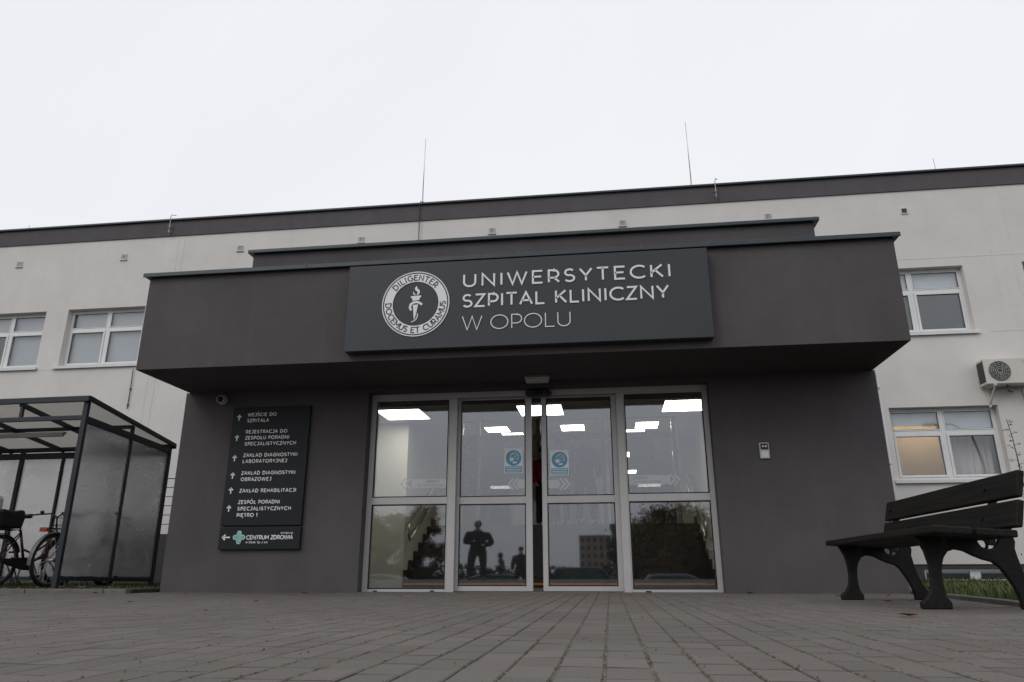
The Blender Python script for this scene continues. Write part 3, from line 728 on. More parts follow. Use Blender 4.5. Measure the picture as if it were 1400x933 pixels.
fxr = panel('fixed_panel', 1.086, 2.049, yf0 + .004, yf1 - .004, .004, .03, (.012, .012), 'fixed glass panel at the right end of the doors')
lf1 = panel('door_leaf', -1.0, -.055, yf1 + .004, yf1 + .05, .012, .055, (.047, .078), 'left sliding glass leaf')
lf2 = panel('door_leaf', .067, 1.01, yf1 + .004, yf1 + .05, .012, .055, (.062, .075), 'right sliding glass leaf')
m = MB()
for x in (FX(-1.93), FX(-1.24)): m.box(x - .025, x + .025, yf0 - .002, yf0 + .001, .008, .022)
m.build('drain_cap', 'black_plastic', fxl)
m = MB(); m.box(FX(1.24), FX(1.30), yf0 - .002, yf0 + .001, .004, .02); m.build('drain_cap', 'black_plastic', fxr)
m = MB(); m.box(-2.14, 2.11, .0, .6, -.02, .003); m.build('threshold', 'kerb', ent)
m = MB(); m.box(-.95, 1.25, -.055, -.012, -.01, .004); m.build('threshold_strip', 'strip_tan', ent)
# frosted arrow films on the glass
def chevrons(o, tip, sgn, z, h, band0, band1, words=False):
    tip, band0, band1, z = FX(tip), FX(band0), FX(band1), FZ(z)
    y = (yf0 + yf1) / 2 + .013 if words else yf1 + .040
    m = MB()
    for k in range(2):
        t = tip - sgn * k * .055
        flat(m, [(t, z), (t - sgn * .06, z + h / 2), (t - sgn * .092, z + h / 2), (t - sgn * .032, z), (t - sgn * .092, z - h / 2), (t - sgn * .06, z - h / 2)], y, .0015)
    flat(m, [(band0, z - h * .38), (band1 - sgn * .03, z - h * .38), (band1, z), (band1 - sgn * .03, z + h * .38), (band0, z + h * .38)] if not words else [(band0, z - h * .42), (band1, z - h * .42), (band1, z + h * .42), (band0, z + h * .42)], y, .0015)
    m.build('arrow_film', 'frosted_film', o)
    if words:
        m = MB(); a, b = min(band0, band1), max(band0, band1)
        xa = a + .07 if sgn > 0 else b - .07 - .21
        text(m, 'DRZWI', xa, z + .006, .036, .16, .16, y - .0025, .001)
        text(m, 'AUTOMATYCZNE', xa if sgn > 0 else b - .07 - .32, z - .036, .026, .32, .15, y - .0025, .001)
        m.build('film_lettering', 'film_text', o)
chevrons(fxl, -1.70, -1, 1.275, .135, -1.09, -1.55, True); chevrons(fxr, 1.72, 1, 1.275, .135, 1.10, 1.60, True)
chevrons(lf1, -.362, -1, 1.262, .14, -.135, -.255); chevrons(lf2, .412, 1, 1.252, .14, .132, .29)
# mask notices stuck on the sliding leaves
def mask_notice(x0, x1, z0, z1, label):
    x0, x1, z0, z1 = FX(x0), FX(x1), FZ(z0), FZ(z1)
    y = yf1 + .0135; t = thing('mask_notice', label, 'notice', ((x0 + x1) / 2, y, z0), group='face mask notices on the sliding doors')
    m = MB(); m.box(x0, x1, y, y + .0015, z0, z1); m.build('sheet', 'notice_paper', t)
    W = x1 - x0; cx = (x0 + x1) / 2; cz = z1 - W * .55; r = W * .42
    m = MB(); m.disc((cx, y - .001, cz), r, 32); zb = z0 + .012; m.box(x0 + .01, x1 - .01, y - .0012, y - .0006, zb, z0 + .088); m.build('blue_disc', 'notice_blue', t, fix=False)
    m = MB()  # head in profile wearing a mask
    ribbon(m, arc(cx + .01, cz + .01, r * .52, r * .6, -35, 200, 14), .008, y - .0022, .0005, lambda p: (p[0], p[1]))
    flat(m, [(cx - r * .58, cz - r * .02), (cx - r * .05, cz + r * .12), (cx + .0, cz - r * .35), (cx - r * .42, cz - r * .42)], y - .0022, .0005)
    for dz in (.12, -.2): ribbon(m, [(cx, cz + r * dz), (cx + r * .5, cz + r * (dz + .2))], .006, y - .0022, .0005, lambda p: (p[0], p[1]))
    ribbon(m, arc(cx - r * .1, cz + r * .3, r * .35, r * .18, 20, 160, 6), .006, y - .0022, .0005, lambda p: (p[0], p[1]))
    flat(m, [(cx - r * .1, cz - r * .72), (cx + r * .42, cz - r * .66), (cx + r * .42, cz - r * .42), (cx - r * .1, cz - r * .48)], y - .0022, .0005)
    for k in range(3):
        zz = z0 + .026 + k * .021; m.box(x0 + .022, x1 - .022, y - .0022, y - .0017, zz, zz + .008)
    m.build('white_print', 'notice_paper', t)
    return t
mask_notice(-.398, -.168, 1.385, 1.70, 'blue and white face mask notice on the left sliding door leaf')
mask_notice(.170, .398, 1.350, 1.667, 'blue and white face mask notice on the right sliding door leaf')

# things fixed on the entrance ---------------------------------------------------------------------
t = thing('motion_sensor', 'black oval motion sensor bar above the sliding doors', 'sensor', (.035, .16, 2.36))
m = MB(); m.prism([(x, z) for x, z in arc(.155, 2.386, .045, .036, -90, 90, 6)] + [(x, z) for x, z in arc(-.085, 2.386, .045, .036, 90, 270, 6)], .06, yf0 - .006); m.build('housing', 'black_plastic', t, bevel=.006)
MB().box(-.02, .09, .055, .059, 2.372, 2.392).build('lens', 'dark_lens', t)
t = thing('canopy_lamp', 'small unlit grey lamp box on the canopy underside above the doors', 'lamp', (.055, -.25, ZS))
m = MB(); m.box(-.10, .21, -.33, -.19, ZS - .022, ZS - .001); m.build('mount', 'lamp_body', t, bevel=.004)
m = MB(); m.prism([(-.095, ZS - .024), (-.08, ZS - .075), (.19, ZS - .075), (.205, ZS - .024)], -.325, -.195); m.build('diffuser', 'lamp_off', t, bevel=.006)
t = thing('security_camera', 'round pale security camera under the canopy above the directory board', 'camera', (-4.13, -.05, 2.40))
m = MB(); m.cyl((-4.13, -.002, 2.40), (-4.13, -.03, 2.40), .06, 24); m.build('base', 'pale_plastic', t)
m = MB(); m.cyl((-4.13, -.03, 2.40), (-4.11, -.13, 2.385), .048, 24); m.build('housing', 'pale_plastic', t)
m = MB(); m.ball((-4.109, -.135, 2.384), .038, 16, 10); m.build('lens', 'dark_lens', t)
t = thing('intercom', 'small grey intercom with a dark top window on the wall right of the doors', 'intercom', (2.695, 0, 1.58))
m = MB(); m.box(2.640, 2.750, -.03, -.001, 1.488, 1.675); m.build('housing', 'pale_plastic', t, bevel=.006)
m = MB(); m.box(2.652, 2.738, -.034, -.031, 1.592, 1.662); m.build('speaker_window', 'black_plastic', t)
m = MB(); m.box(2.660, 2.730, -.034, -.031, 1.502, 1.565); m.build('label_plate', 'cross_white', t)
m = MB(); m.cyl((2.680, -.034, 1.63), (2.680, -.04, 1.63), .012, 12); m.cyl((2.712, -.034, 1.63), (2.712, -.04, 1.63), .012, 12); m.build('call_button', 'steel', t)

# name sign ---------------------------------------------------------------------------------------
sg = thing('name_sign', 'large dark grey hospital name sign with a round torch emblem and white capitals', 'sign', (0, -1.23, 2.6))
m = MB(); m.box(-2.029, 2.041, -1.30, -1.172, 2.597, 3.632); m.build('panel', 'sign_face', sg, bevel=.004)
ys = -1.309
m = MB(); text(m, 'UNIWERSYTECKI', -.677, 3.300, .165, 2.31, .135, ys, sx=1.12); m.build('lettering', 'sign_letter', sg, fix=False)
m = MB(); text(m, 'SZPITAL KLINICZNY', -.682, 3.054, .163, 2.29, .135, ys, sx=1.05); m.build('lettering', 'sign_letter', sg, fix=False)
m = MB(); text(m, 'W OPOLU', -.682, 2.785, .170, 1.21, .062, ys, sx=1.12); m.build('lettering', 'sign_letter', sg, fix=False)
EC = (-1.221, 3.132)
m = MB(); m.disc((EC[0], ys, EC[1]), .392, 72, r_in=.380); m.disc((EC[0], ys, EC[1]), .366, 72, r_in=.266); m.build('emblem_ring', 'sign_letter', sg, fix=False)
m = MB(); ring_text(m, 'DILIGENTER', EC, .316, .062, R(92), R(103), .19, ys - .002, .0015, True)
ring_text(m, 'DOCEMUS ET CURAMUS', EC, .316, .062, R(270), R(184), .19, ys - .002, .0015, False)
m.build('emblem_lettering', 'sign_face', sg, fix=False)
m = MB(); tx, tz = -1.219, 0
S = .118 / 1000
def e5(*p):  # points read off the emblem, px -> metres
    return [(-1.221 + (x - 583) * .001015, 3.132 - (z - 475) * .001045) for x, z in p]
flat(m, e5((590, 270), (600, 300), (622, 318), (630, 340), (622, 362), (606, 374), (590, 374), (604, 350), (594, 332), (574, 318), (568, 300), (576, 284)), ys)
flat(m, e5((552, 330), (562, 350), (574, 364), (580, 376), (564, 374), (550, 356)), ys)
flat(m, e5((527, 386), (643, 382), (643, 404), (628, 408), (626, 436), (545, 440), (543, 412), (527, 408)), ys)
flat(m, e5((553, 488), (612, 486), (592, 600), (578, 656), (570, 656), (564, 600)), ys)
ribbon(m, e5((538, 552), (520, 520), (528, 482), (560, 460), (600, 458), (634, 470), (658, 492)), .026, ys, .006, lambda p: (p[0], p[1]))
ribbon(m, e5((608, 590), (610, 620), (596, 655), (570, 676), (542, 684)), .011, ys, .006, lambda p: (p[0], p[1]))
m.build('emblem_torch', 'sign_letter', sg, fix=False)

# directory boards --------------------------------------------------------------------------------
db = thing('directory_board', 'tall black directory board with six white arrows on the wall left of the doors', 'sign', (-3.42, 0, .78))
MB().box(-3.948, -2.897, -.05, -.002, .784, 2.283).build('panel', 'board_face', db, bevel=.004)
yd = -.055
def up_arrow(m, x, z, s, y):
    ribbon(m, [(x, z - s), (x, z + s * .9)], s * .42, y, .003, lambda p: (p[0], p[1])); ribbon(m, [(x - s * .72, z + s * .2), (x, z + s * .95), (x + s * .72, z + s * .2)], s * .42, y, .003, lambda p: (p[0], p[1]))
lines = [('WEJ\u015aCIE DO', 2.160, .392), ('SZPITALA', 2.083, .298), ('REJESTRACJA DO', 1.936, .56), ('ZESPO\u0141U PORADNI', 1.858, .59), ('SPECJALISTYCZNYCH', 1.780, .69),
         ('ZAK\u0141AD DIAGNOSTYKI', 1.634, .72), ('LABORATORYJNEJ', 1.557, .59), ('ZAK\u0141AD DIAGNOSTYKI', 1.408, .715), ('OBRAZOWEJ', 1.330, .405), ('ZAK\u0141AD REHABILITACJI', 1.187, .745),
         ('ZESP\u00d3\u0141 PORADNI', 1.047, .545), ('SPECJALISTYCZNYCH', .966, .70), ('PI\u0118TRO 1', .888, .27)]
for s, z, wd in lines:
    m = MB(); text(m, s, -3.743, z, .047, wd, .18, yd, .003, sx=.86); m.build('lettering', 'board_letter', db, fix=False)
for z in (2.144, 1.88, 1.619, 1.399, 1.211, .991):
    m = MB(); up_arrow(m, -3.857, z, .036, yd); m.build('arrow', 'board_letter', db, fix=False)
cb = thing('clinic_board', 'small black board with a green cross and left arrow below the directory board', 'sign', (-3.42, 0, .5))
MB().box(-3.945, -2.895, -.05, -.002, .500, .768).build('panel', 'board_face', cb, bevel=.004)
m = MB(); ribbon(m, [(-3.895, .644), (-3.80, .644)], .017, yd, .003, lambda p: (p[0], p[1])); ribbon(m, [(-3.862, .676), (-3.897, .644), (-3.862, .612)], .017, yd, .003, lambda p: (p[0], p[1])); m.build('arrow', 'board_letter', cb, fix=False)
def cross(m, cx, cz, r, b, y):
    pts = []
    for k in range(4):
        a = k * 90
        ca, sa = math.cos(R(a)), math.sin(R(a))
        for px, pz in [(b, -b)] + [(r - b + b * math.cos(R(q)), b * math.sin(R(q))) for q in range(-90, 91, 22)]: pts.append((cx + px * ca - pz * sa, cz + px * sa + pz * ca))
    flat(m, pts, y, .003)
m = MB(); cross(m, -3.682, .643, .080, .030, yd); m.build('cross_outline', 'cross_white', cb, fix=False)
m = MB(); cross(m, -3.682, .643, .072, .023, yd - .003); m.build('cross', 'cross_green', cb, fix=False)
m = MB(); text(m, 'CENTRUM ZDROWIA', -3.588, .616, .052, .605, .18, yd, .003, sx=.84); m.build('lettering', 'board_letter', cb, fix=False)
m = MB(); text(m, 'WITOSA 26', -3.148, .682, .020, .16, .2, yd, .003); m.build('lettering', 'board_letter', cb, fix=False)
m = MB(); text(m, 'w Opolu Sp. z o.o.', -3.588, .572, .026, .29, .16, yd, .003); m.build('lettering', 'board_letter', cb, fix=False)

# ================================================================== LOBBY BEHIND THE DOORS
st = lambda o: tag(o, kind='structure')
m = MB(); m.box(XL + .26, XR - .26, .27, 2.80, -.015, .006); st(m.build('lobby_floor', 'inner_floor'))
m = MB(); m.box(-4.35, 3.8, 4.9, 22, .95, 1.05); st(m.build('upper_floor', 'inner_floor'))
m = MB(); m.box(XL + .26, -2.38, 2.80, 2.9, .0, 2.598); m.box(2.40, XR - .26, 2.80, 2.9, 0, 2.598); m.box(-2.48, -2.38, 2.902, D, 0, 3.74); m.box(2.40, 2.50, 2.902, D, 0, 3.74)
m.box(XL + .255, XL + .29, .27, 2.79, 0, 2.598); m.box(XR - .29, XR - .255, .27, 2.79, 0, 2.598)
m.box(-4.4, -4.3, D + .01, 22, 1.05, 3.74); m.box(3.75, 3.85, D + .01, 22, 1.05, 3.74); m.box(-4.29, 3.74, 21.9, 22, 1.05, 3.74)
st(m.build('lobby_wall', 'inner_wall'))
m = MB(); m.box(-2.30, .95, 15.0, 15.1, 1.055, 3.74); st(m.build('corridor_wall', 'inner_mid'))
m = MB(); m.box(XL + .26, XR - .26, .27, 2.78, 2.60, 2.65); m.box(XL + .26, XR - .26, 2.785, 2.83, 2.60, 3.745); m.box(-4.4, 3.85, 2.835, 22, 3.75, 3.8)
st(m.build('lobby_ceiling', 'inner_ceiling'))
stc = thing('staircase', 'dark stone steps rising inside the lobby behind the glass doors', 'stairs', (0, 2.8, 0))
m = MB()
for k in range(7): m.box(-2.37, 2.39, 2.80 + .3 * k, 4.898, .15 * k + .007, .15 * (k + 1))
m.build('steps', 'stair_stone', stc)
m = MB()
for sx in (-2.368, 2.372):
    for k in range(7): m.box(sx, sx + .016, 2.78 + .3 * k, 3.08 + .3 * k, .15 * k, .15 * (k + 1) + .12)
m.build('stepped_skirting', 'stair_stone', stc)
m = MB(); m.box(-2.36, 2.38, 2.792, 2.798, .045, .075); m.build('safety_stripe', 'stair_stripe', stc)
for sx, lab in ((-2.30, 'chrome double handrail on the stair wall behind the left glass panel'), (2.31, 'chrome double handrail on the stair wall behind the right glass panel')):
    t = thing('handrail', lab, 'handrail', (sx, 2.9, 0), group='handrails inside the lobby')
    a, b = (2.85, .98), (5.0, 2.02)
    m = MB(); m.tube([(sx, a[0] + .02, a[1] - .25), (sx, a[0] - .08, a[1] - .2), (sx, a[0] - .08, a[1] - .05), (sx, a[0], a[1]), (sx, b[0], b[1])], .02, 8); m.build('upper_rail', 'steel', t)
    m = MB(); m.tube([(sx, a[0] + .02, a[1] - .25), (sx, b[0], b[1] - .25)], .02, 8); m.build('lower_rail', 'steel', t)
    m = MB()
    for q in (.2, .6, .9):
        yy = a[0] + (b[0] - a[0]) * q; zz = a[1] + (b[1] - a[1]) * q; w_ = -.07 if sx < 0 else .08
        m.tube([(sx, yy, zz), (sx + w_, yy, zz - .03)], .01, 6); m.tube([(sx, yy, zz - .25), (sx + w_, yy, zz - .28)], .01, 6)
    m.build('wall_fixing', 'steel', t)
# inner glazed screen at the head of the stairs
ins = thing('inner_door', 'pale framed inner sliding door at the head of the lobby stairs', 'door', (-.5, D - .1, 1.05))
m = MB(); yi = D - .12
for x in (-2.36, -1.98, -.62, .80, 2.33): m.box(x - .045, x + .045, yi, yi + .08, 1.05, 3.74)
m.box(-2.31, 2.28, yi + .002, yi + .078, 3.02, 3.16); m.build('door_frame', 'door_alu', ins)
m = MB()
for a, b in ((-2.31, -2.03), (-1.93, -.67), (-.57, .75), (.85, 2.28)): m.box(a, b, yi + .03, yi + .045, 1.06, 3.01); m.box(a, b, yi + .03, yi + .045, 3.17, 3.73)
m.build('pane', 'inner_glass', ins)
m = MB(); m.prism([(x, z) for x, z in arc(.16, 3.09, .05, .04, -90, 90, 6)] + [(x, z) for x, z in arc(-.02, 3.09, .05, .04, 90, 270, 6)], yi - .06, yi - .002); m.build('sensor', 'black_plastic', ins)
ib = thing('indoor_board', 'dark directory board with lines of small white print seen through the left sliding leaf', 'sign', (-2.17, yi, 2.2))
m = MB(); m.box(-2.31, -2.0, yi - .03, yi - .004, 1.7, 3.18); m.build('panel', 'cloth_navy', ib)
m = MB()
for k, z in enumerate((2.95, 2.87, 2.78, 2.6, 2.52, 2.36, 2.2, 2.04, 1.96, 1.82)): m.box(-2.25, -2.25 + (.12, .16, .2, .19, .1, .17, .19, .12, .15, .2)[k], yi - .034, yi - .031, z, z + .025)
m.build('print_lines', 'board_letter', ib)
nb = thing('notice_board', 'pale square notice board seen inside through the right fixed glass panel', 'board', (1.7, yi, 2.5))
m = MB(); m.box(1.38, 1.86, yi - .03, yi - .004, 2.42, 3.0); m.build('panel', 'blind_white', nb); m = MB()
for a, b, c, d in ((1.36, 1.88, 3.0, 3.025), (1.36, 1.88, 2.395, 2.42), (1.36, 1.379, 2.42, 3.0), (1.861, 1.88, 2.42, 3.0)): m.box(a, b, yi - .04, yi - .004, c, d)
m.build('frame', 'lamp_body', nb)
# ceiling light panels
def light_panel(x0, x1, y0, y1, z, label, mat='panel_light', group='lit ceiling panels in the lobby'):
    t = thing('ceiling_panel', label, 'lamp', ((x0 + x1) / 2, (y0 + y1) / 2, z), group=group)
    MB().box(x0, x1, y0, y1, z - .012, z - .004).build('diffuser', mat, t)
    m = MB(); m.box(x0 - .02, x0 - .001, y0 - .02, y1 + .02, z - .016, z - .002); m.box(x1 + .001, x1 + .02, y0 - .02, y1 + .02, z - .016, z - .002); m.box(x0, x1, y0 - .02, y0 - .001, z - .016, z - .002); m.box(x0, x1, y1 + .001, y1 + .02, z - .016, z - .002)
    m.build('frame', 'pvc', t)
light_panel(-2.61, -1.93, 1.69, 2.43, 2.60, 'bright square ceiling panel behind the left fixed glass panel')
light_panel(-.44, .22, 1.68, 2.41, 2.60, 'bright square ceiling panel behind the gap between the sliding leaves')
light_panel(1.735, 2.36, 1.62, 2.38, 2.60, 'bright square ceiling panel behind the right fixed glass panel')
light_panel(-2.18, -1.60, 9.13, 9.82, 3.75, 'dimmer far ceiling panel seen through the left sliding leaf', 'panel_light_warm'); light_panel(-.25, .33, 9.12, 9.88, 3.75, 'dimmer far ceiling panel seen through the right sliding leaf', 'panel_light_warm'); light_panel(1.62, 2.17, 9.0, 9.84, 3.75, 'dimmer far ceiling panel seen through the right fixed glass panel', 'panel_light_warm')
light_panel(-1.86, -1.30, 10.0, 10.5, 3.75, 'narrow bright far lamp just below the dimmer panel in the left leaf', 'panel_light')
light_panel(1.37, 1.87, 9.93, 10.5, 3.75, 'warm corridor lamp, the highest of three at the right fixed panel', 'panel_light')
light_panel(1.47, 1.88, 13.65, 14.6, 3.75, 'warm corridor lamp, the middle of three at the right fixed panel', 'panel_light_warm')
light_panel(1.57, 1.92, 17.8, 18.7, 3.75, 'warm corridor lamp, the lowest of three at the right fixed panel', 'panel_light_warm')

# ------------------------------------------------------------------ people
def skin_mesh(name, chain_sets, mat, parent):
    """chain_sets: list of chains [(x, y, z, r), ...]; a chain whose first point repeats an earlier point joins there"""
    me = bpy.data.meshes.new(name); bm = bmesh.new(); lay = bm.verts.layers.skin.verify(); seen = {}; first = True
    o0 = Vector((0, 0, 0))
    for ch in chain_sets:
        prev = None
        for (x, y, z, r) in ch:
            key = (round(x, 4), round(y, 4), round(z, 4)); v = seen.get(key)
            if v is None:
                v = bm.verts.new((x, y, z)); v[lay].radius = (r, r); seen[key] = v
                if first: v[lay].use_root = True; first = False
            if prev is not None and prev is not v and not bm.edges.get((prev, v)): bm.edges.new((prev, v))
            prev = v
    bm.to_mesh(me); bm.free(); me.materials.append(M[mat])
    o = bpy.data.objects.new(name, me); col.objects.link(o); o.parent = parent; ORG[o.name] = o0
    s = o.modifiers.new('skin', 'SKIN'); s.use_smooth_shade = True; u = o.modifiers.new('sub', 'SUBSURF'); u.levels = 1; u.render_levels = 2
    return o
def person(loc, rz, H, label, jacket, trousers, cap=False, arms='down', wide=1.0):
    t = thing('person', label, 'person', loc, rz, local=True); s = H / 1.75
    def c(*pts): return [(x * s * wide, y * s, z * s, r * s * (1 + (wide - 1) * .7)) for x, y, z, r in pts]
    def cb(*pts): return [(x * s * wide, y * s, z * s, r * s * (.80 if z < 1.45 else 1 + (wide - 1) * .25)) for x, y, z, r in pts]
    if arms == 'phone': la = [(.17, .0, 1.37, .055), (.23, .03, 1.12, .045), (.08, -.20, 1.16, .034), (.05, -.26, 1.18, .03)]; ra = [(-.18, -.02, 1.35, .055), (-.26, .0, 1.10, .045), (-.10, -.20, 1.05, .034), (-.05, -.26, 1.04, .03)]
    else: la = [(.17, 0, 1.37, .055), (.22, .03, 1.12, .045), (.225, -.05, .88, .034), (.22, -.08, .80, .032)]; ra = [(-.17, 0, 1.38, .055), (-.24, .0, 1.14, .045), (-.22, -.12, .93, .034), (-.19, -.18, .87, .032)]
    chest = (0, 0, 1.38, .13); pel = (0, 0, .95, .135)
    skin_mesh('body', [cb(pel, (0, .01, 1.15, .12), chest, (0, .0, 1.50, .06), (0, -.01, 1.58, .07), (0, -.02, 1.66, .085), (0, -.01, 1.72, .06)), cb(chest, *la), cb(chest, *ra), cb(pel, (.09, 0, .86, .085), (.12, -.06, .48, .055), (.13, -.04, .09, .04), (.14, -.20, .035, .035)), cb(pel, (-.09, 0, .86, .085), (-.10, -.02, .48, .055), (-.10, .02, .09, .04), (-.10, -.14, .035, .035))], 'skin', t)
    up = 1.035
    skin_mesh('jacket', [c((0, .0, .80, .17), (0, .01, 1.12, .165), (0, .0, 1.36, .165), (0, 0, 1.46, .105), (0, 0, 1.51, .085)), c((0, .0, 1.36, .165), *[(x, y, z, r + .022) for x, y, z, r in la[:3]]), c((0, .0, 1.36, .165), *[(x, y, z, r + .022) for x, y, z, r in ra[:3]])], jacket, t)
    skin_mesh('trousers', [c((0, 0, 1.12, .135), (0, 0, .95, .15), (.09, 0, .84, .105), (.12, -.06, .48, .082), (.13, -.04, .10, .068)), c((0, 0, .95, .15), (-.09, 0, .84, .105), (-.10, -.02, .48, .078), (-.10, .02, .10, .065))], trousers, t)
    m = MB(); m.ball((0, .012 * s, 1.685 * s), .098 * s * (1 + (wide - 1) * .35), 14, 9, (.95, 1.1, .95))
    if cap: m.box(-.07 * s, .07 * s, -.19 * s, -.05 * s, 1.70 * s, 1.715 * s)
    m.build('cap' if cap else 'hair', 'cloth_dark' if cap else 'hair', t)
    for sx, sy in ((-.1 * wide, -.05), (.13 * wide, -.12)):
        m = MB(); m.ball((sx * s, sy * s, .045 * s), .05 * s, 12, 8, (.95, 2.5, .95)); m.build('shoe', 'black_plastic', t)
    m = MB(); m.ball((0, -.115 * s, 1.645 * s), .018 * s, 8, 6, (.8, 1, 1.4)); m.build('nose', 'skin', t)
    for sx in (-.033, .033):
        m = MB(); m.ball((sx * s, -.10 * s, 1.67 * s), .011 * s, 8, 6); m.build('eye', 'cloth_dark', t)
    return t
person((.44, 5.05, 1.05), .1, 1.72, 'person in a dark coat standing indoors behind the right sliding leaf', 'cloth_dark', 'cloth_dark', wide=1.2)
person((-.04, 5.5, 1.05), -.2, 1.72, 'person in dark clothes standing indoors behind the right face mask notice', 'cloth_navy', 'cloth_dark')
person((-.42, 5.9, 1.05), .5, 1.62, 'person in a red jacket standing indoors behind the gap between the sliding leaves', 'cloth_red', 'cloth_dark')
person((-3.24, -13.9, 0), 2.9, 1.76, 'man in cap and dark jacket looking at his hands, mirrored in left sliding leaf', 'cloth_dark', 'cloth_navy', cap=True, arms='phone', wide=1.75)
person((-2.77, -21.5, -.55), 3.2, 1.78, 'person in a dark coat mirrored at the right edge of the left sliding leaf', 'cloth_dark', 'cloth_dark', wide=1.55)

# ================================================================== BICYCLE SHELTER
Z0 = .045
O = Vector((-5.775, -.42, 0)); S_ = Vector((-.9998, .0196, 0)); T_ = Vector((-.1146, .9934, 0))
def sp(s, t, z): return O + S_ * s + T_ * t + Vector((0, 0, z))
sh = thing('bicycle_shelter', 'dark steel bicycle shelter with cloudy plastic walls and a sloping roof', 'shelter', tuple(sp(0, 0, Z0)))
LEN, DEP = 5.2, 2.42; zf = 2.40; zr = lambda t: zf - .083 * t
# posts
for s, t in ((0, .02), (0, DEP - .04), (2.6, DEP - .04), (LEN, .02), (LEN, DEP - .04), (0, 1.2)):
    top = zr(t) - .05; m = MB(); a = sp(s, t, Z0 if t != 1.2 else .17); m.beam(a, sp(s, t, top), .06 if t != 1.2 else .045, .06 if t != 1.2 else .045, T_); m.build('post', 'shelter_steel', sh, bevel=.004)
def rail(name, a, b, w_, h_): 
    return MB().beam(sp(*a), sp(*b), w_, h_).build(name, 'shelter_steel', sh, bevel=.003)
rail('roof_beam', (-.06, -.03, zf - .03), (LEN, -.03, zf - .03), .05, .07); rail('roof_beam', (-.06, DEP + .04, zr(DEP) - .035), (LEN, DEP + .04, zr(DEP) - .035), .05, .07)
rail('roof_edge', (-.045, -.02, zf - .02), (-.045, DEP + .05, zr(DEP) - .02), .04, .06)
rail('front_rail', (0, .02, 2.135), (LEN, .02, 2.135), .05, .055); rail('back_rail', (0, DEP - .04, 2.05), (LEN, DEP - .04, 2.05), .05, .10)
rail('side_rail', (0, .05, 2.115), (0, DEP - .07, 2.085), .05, .085); rail('bottom_rail', (0, .05, .165), (0, DEP - .07, .13), .045, .05)
rail('back_bottom_rail', (0.03, DEP - .04, .15), (LEN, DEP - .04, .15), .045, .05)
for s in (.95, 1.9, 2.85, 3.8, 4.7): rail('rafter', (s, .0, zf - .065), (s, DEP, zr(DEP) - .065), .04, .06); rail('strut', (s - .02, .02, 2.16), (s - .02, .02, 2.34), .04, .04)
for s in (.95, 2.85): rail('strut', (s + .2, DEP - .02, 2.1), (s + .2, DEP - .02, 2.17), .04, .04)
rail('purlin', (0, 1.2, zr(1.2) - .06), (LEN, 1.2, zr(1.2) - .06), .04, .05)
for s in (.9, 1.85, 3.2, 4.2): rail('back_post', (s, DEP - .04, .17), (s, DEP - .04, 2.0), .04, .04)
m = MB()
def sheet(m, a, b, c, d, th=Vector((0, 0, .008))):
    q = [Vector(p) for p in (a, b, c, d)]; i = len(m.v); m.v += q + [p + th for p in q]
    for f in ((0, 1, 2, 3), (7, 6, 5, 4), (0, 4, 5, 1), (1, 5, 6, 2), (2, 6, 7, 3), (3, 7, 4, 0)): m.f.append(tuple(i + k for k in f))
sheet(m, sp(-.04, -.02, zf + .008), sp(LEN, -.02, zf + .008), sp(LEN, DEP + .06, zr(DEP) + .008), sp(-.04, DEP + .06, zr(DEP) + .008)); m.build('roof_sheet', 'polycarbonate_roof', sh)
for t0, t1 in ((.055, 1.175), (1.225, DEP - .075)):
    m = MB(); sheet(m, sp(.0, t0, .195), sp(.0, t1, .18), sp(.0, t1, 2.05), sp(.0, t0, 2.07), S_ * .01); m.build('side_panel', 'polycarbonate', sh)
for s0, s1 in ((.035, .875), (.925, 1.825), (1.875, 2.565), (2.635, 3.17), (3.23, 4.17), (4.23, LEN - .03)):
    m = MB(); sheet(m, sp(s0, DEP - .03, .18), sp(s1, DEP - .03, .18), sp(s1, DEP - .03, 1.995), sp(s0, DEP - .03, 1.995), T_ * .01); m.build('back_panel', 'polycarbonate', sh)
t = thing('shelter_lamp', 'pale tubular lamp under the bicycle shelter roof', 'lamp', tuple(sp(1.6, 1.2, 2.2)))
m = MB(); m.beam(sp(1.08, 1.2, 2.185), sp(2.2, 1.2, 2.185), .07, .03); m.build('housing', 'pale_plastic', t, bevel=.006)
m = MB(); m.tube([sp(1.1, 1.2, 2.155), sp(2.18, 1.2, 2.155)], .026, 12); m.build('diffuser', 'lamp_off', t)
# cabinet at the left edge
c0 = thing('pale_cabinet', 'pale grey cabinet at the left edge of the photo beside the red bicycle', 'cabinet', (-8.3, .1, Z0))
m = MB(); m.prism([(-8.6, .16), (-7.03, .16), (-7.03, 1.17), (-7.06, 1.21), (-8.6, 1.25)], -.42, .12); m.build('body', 'cabinet_paint', c0, bevel=.01)
m = MB(); m.box(-8.55, -7.1, -.38, .08, Z0, .158); m.build('base', 'bike_grey', c0)
m = MB(); m.box(-7.85, -7.12, -.428, -.421, .25, 1.1); m.build('door', 'cabinet_paint', c0, bevel=.003)
c0.location.x += -.12
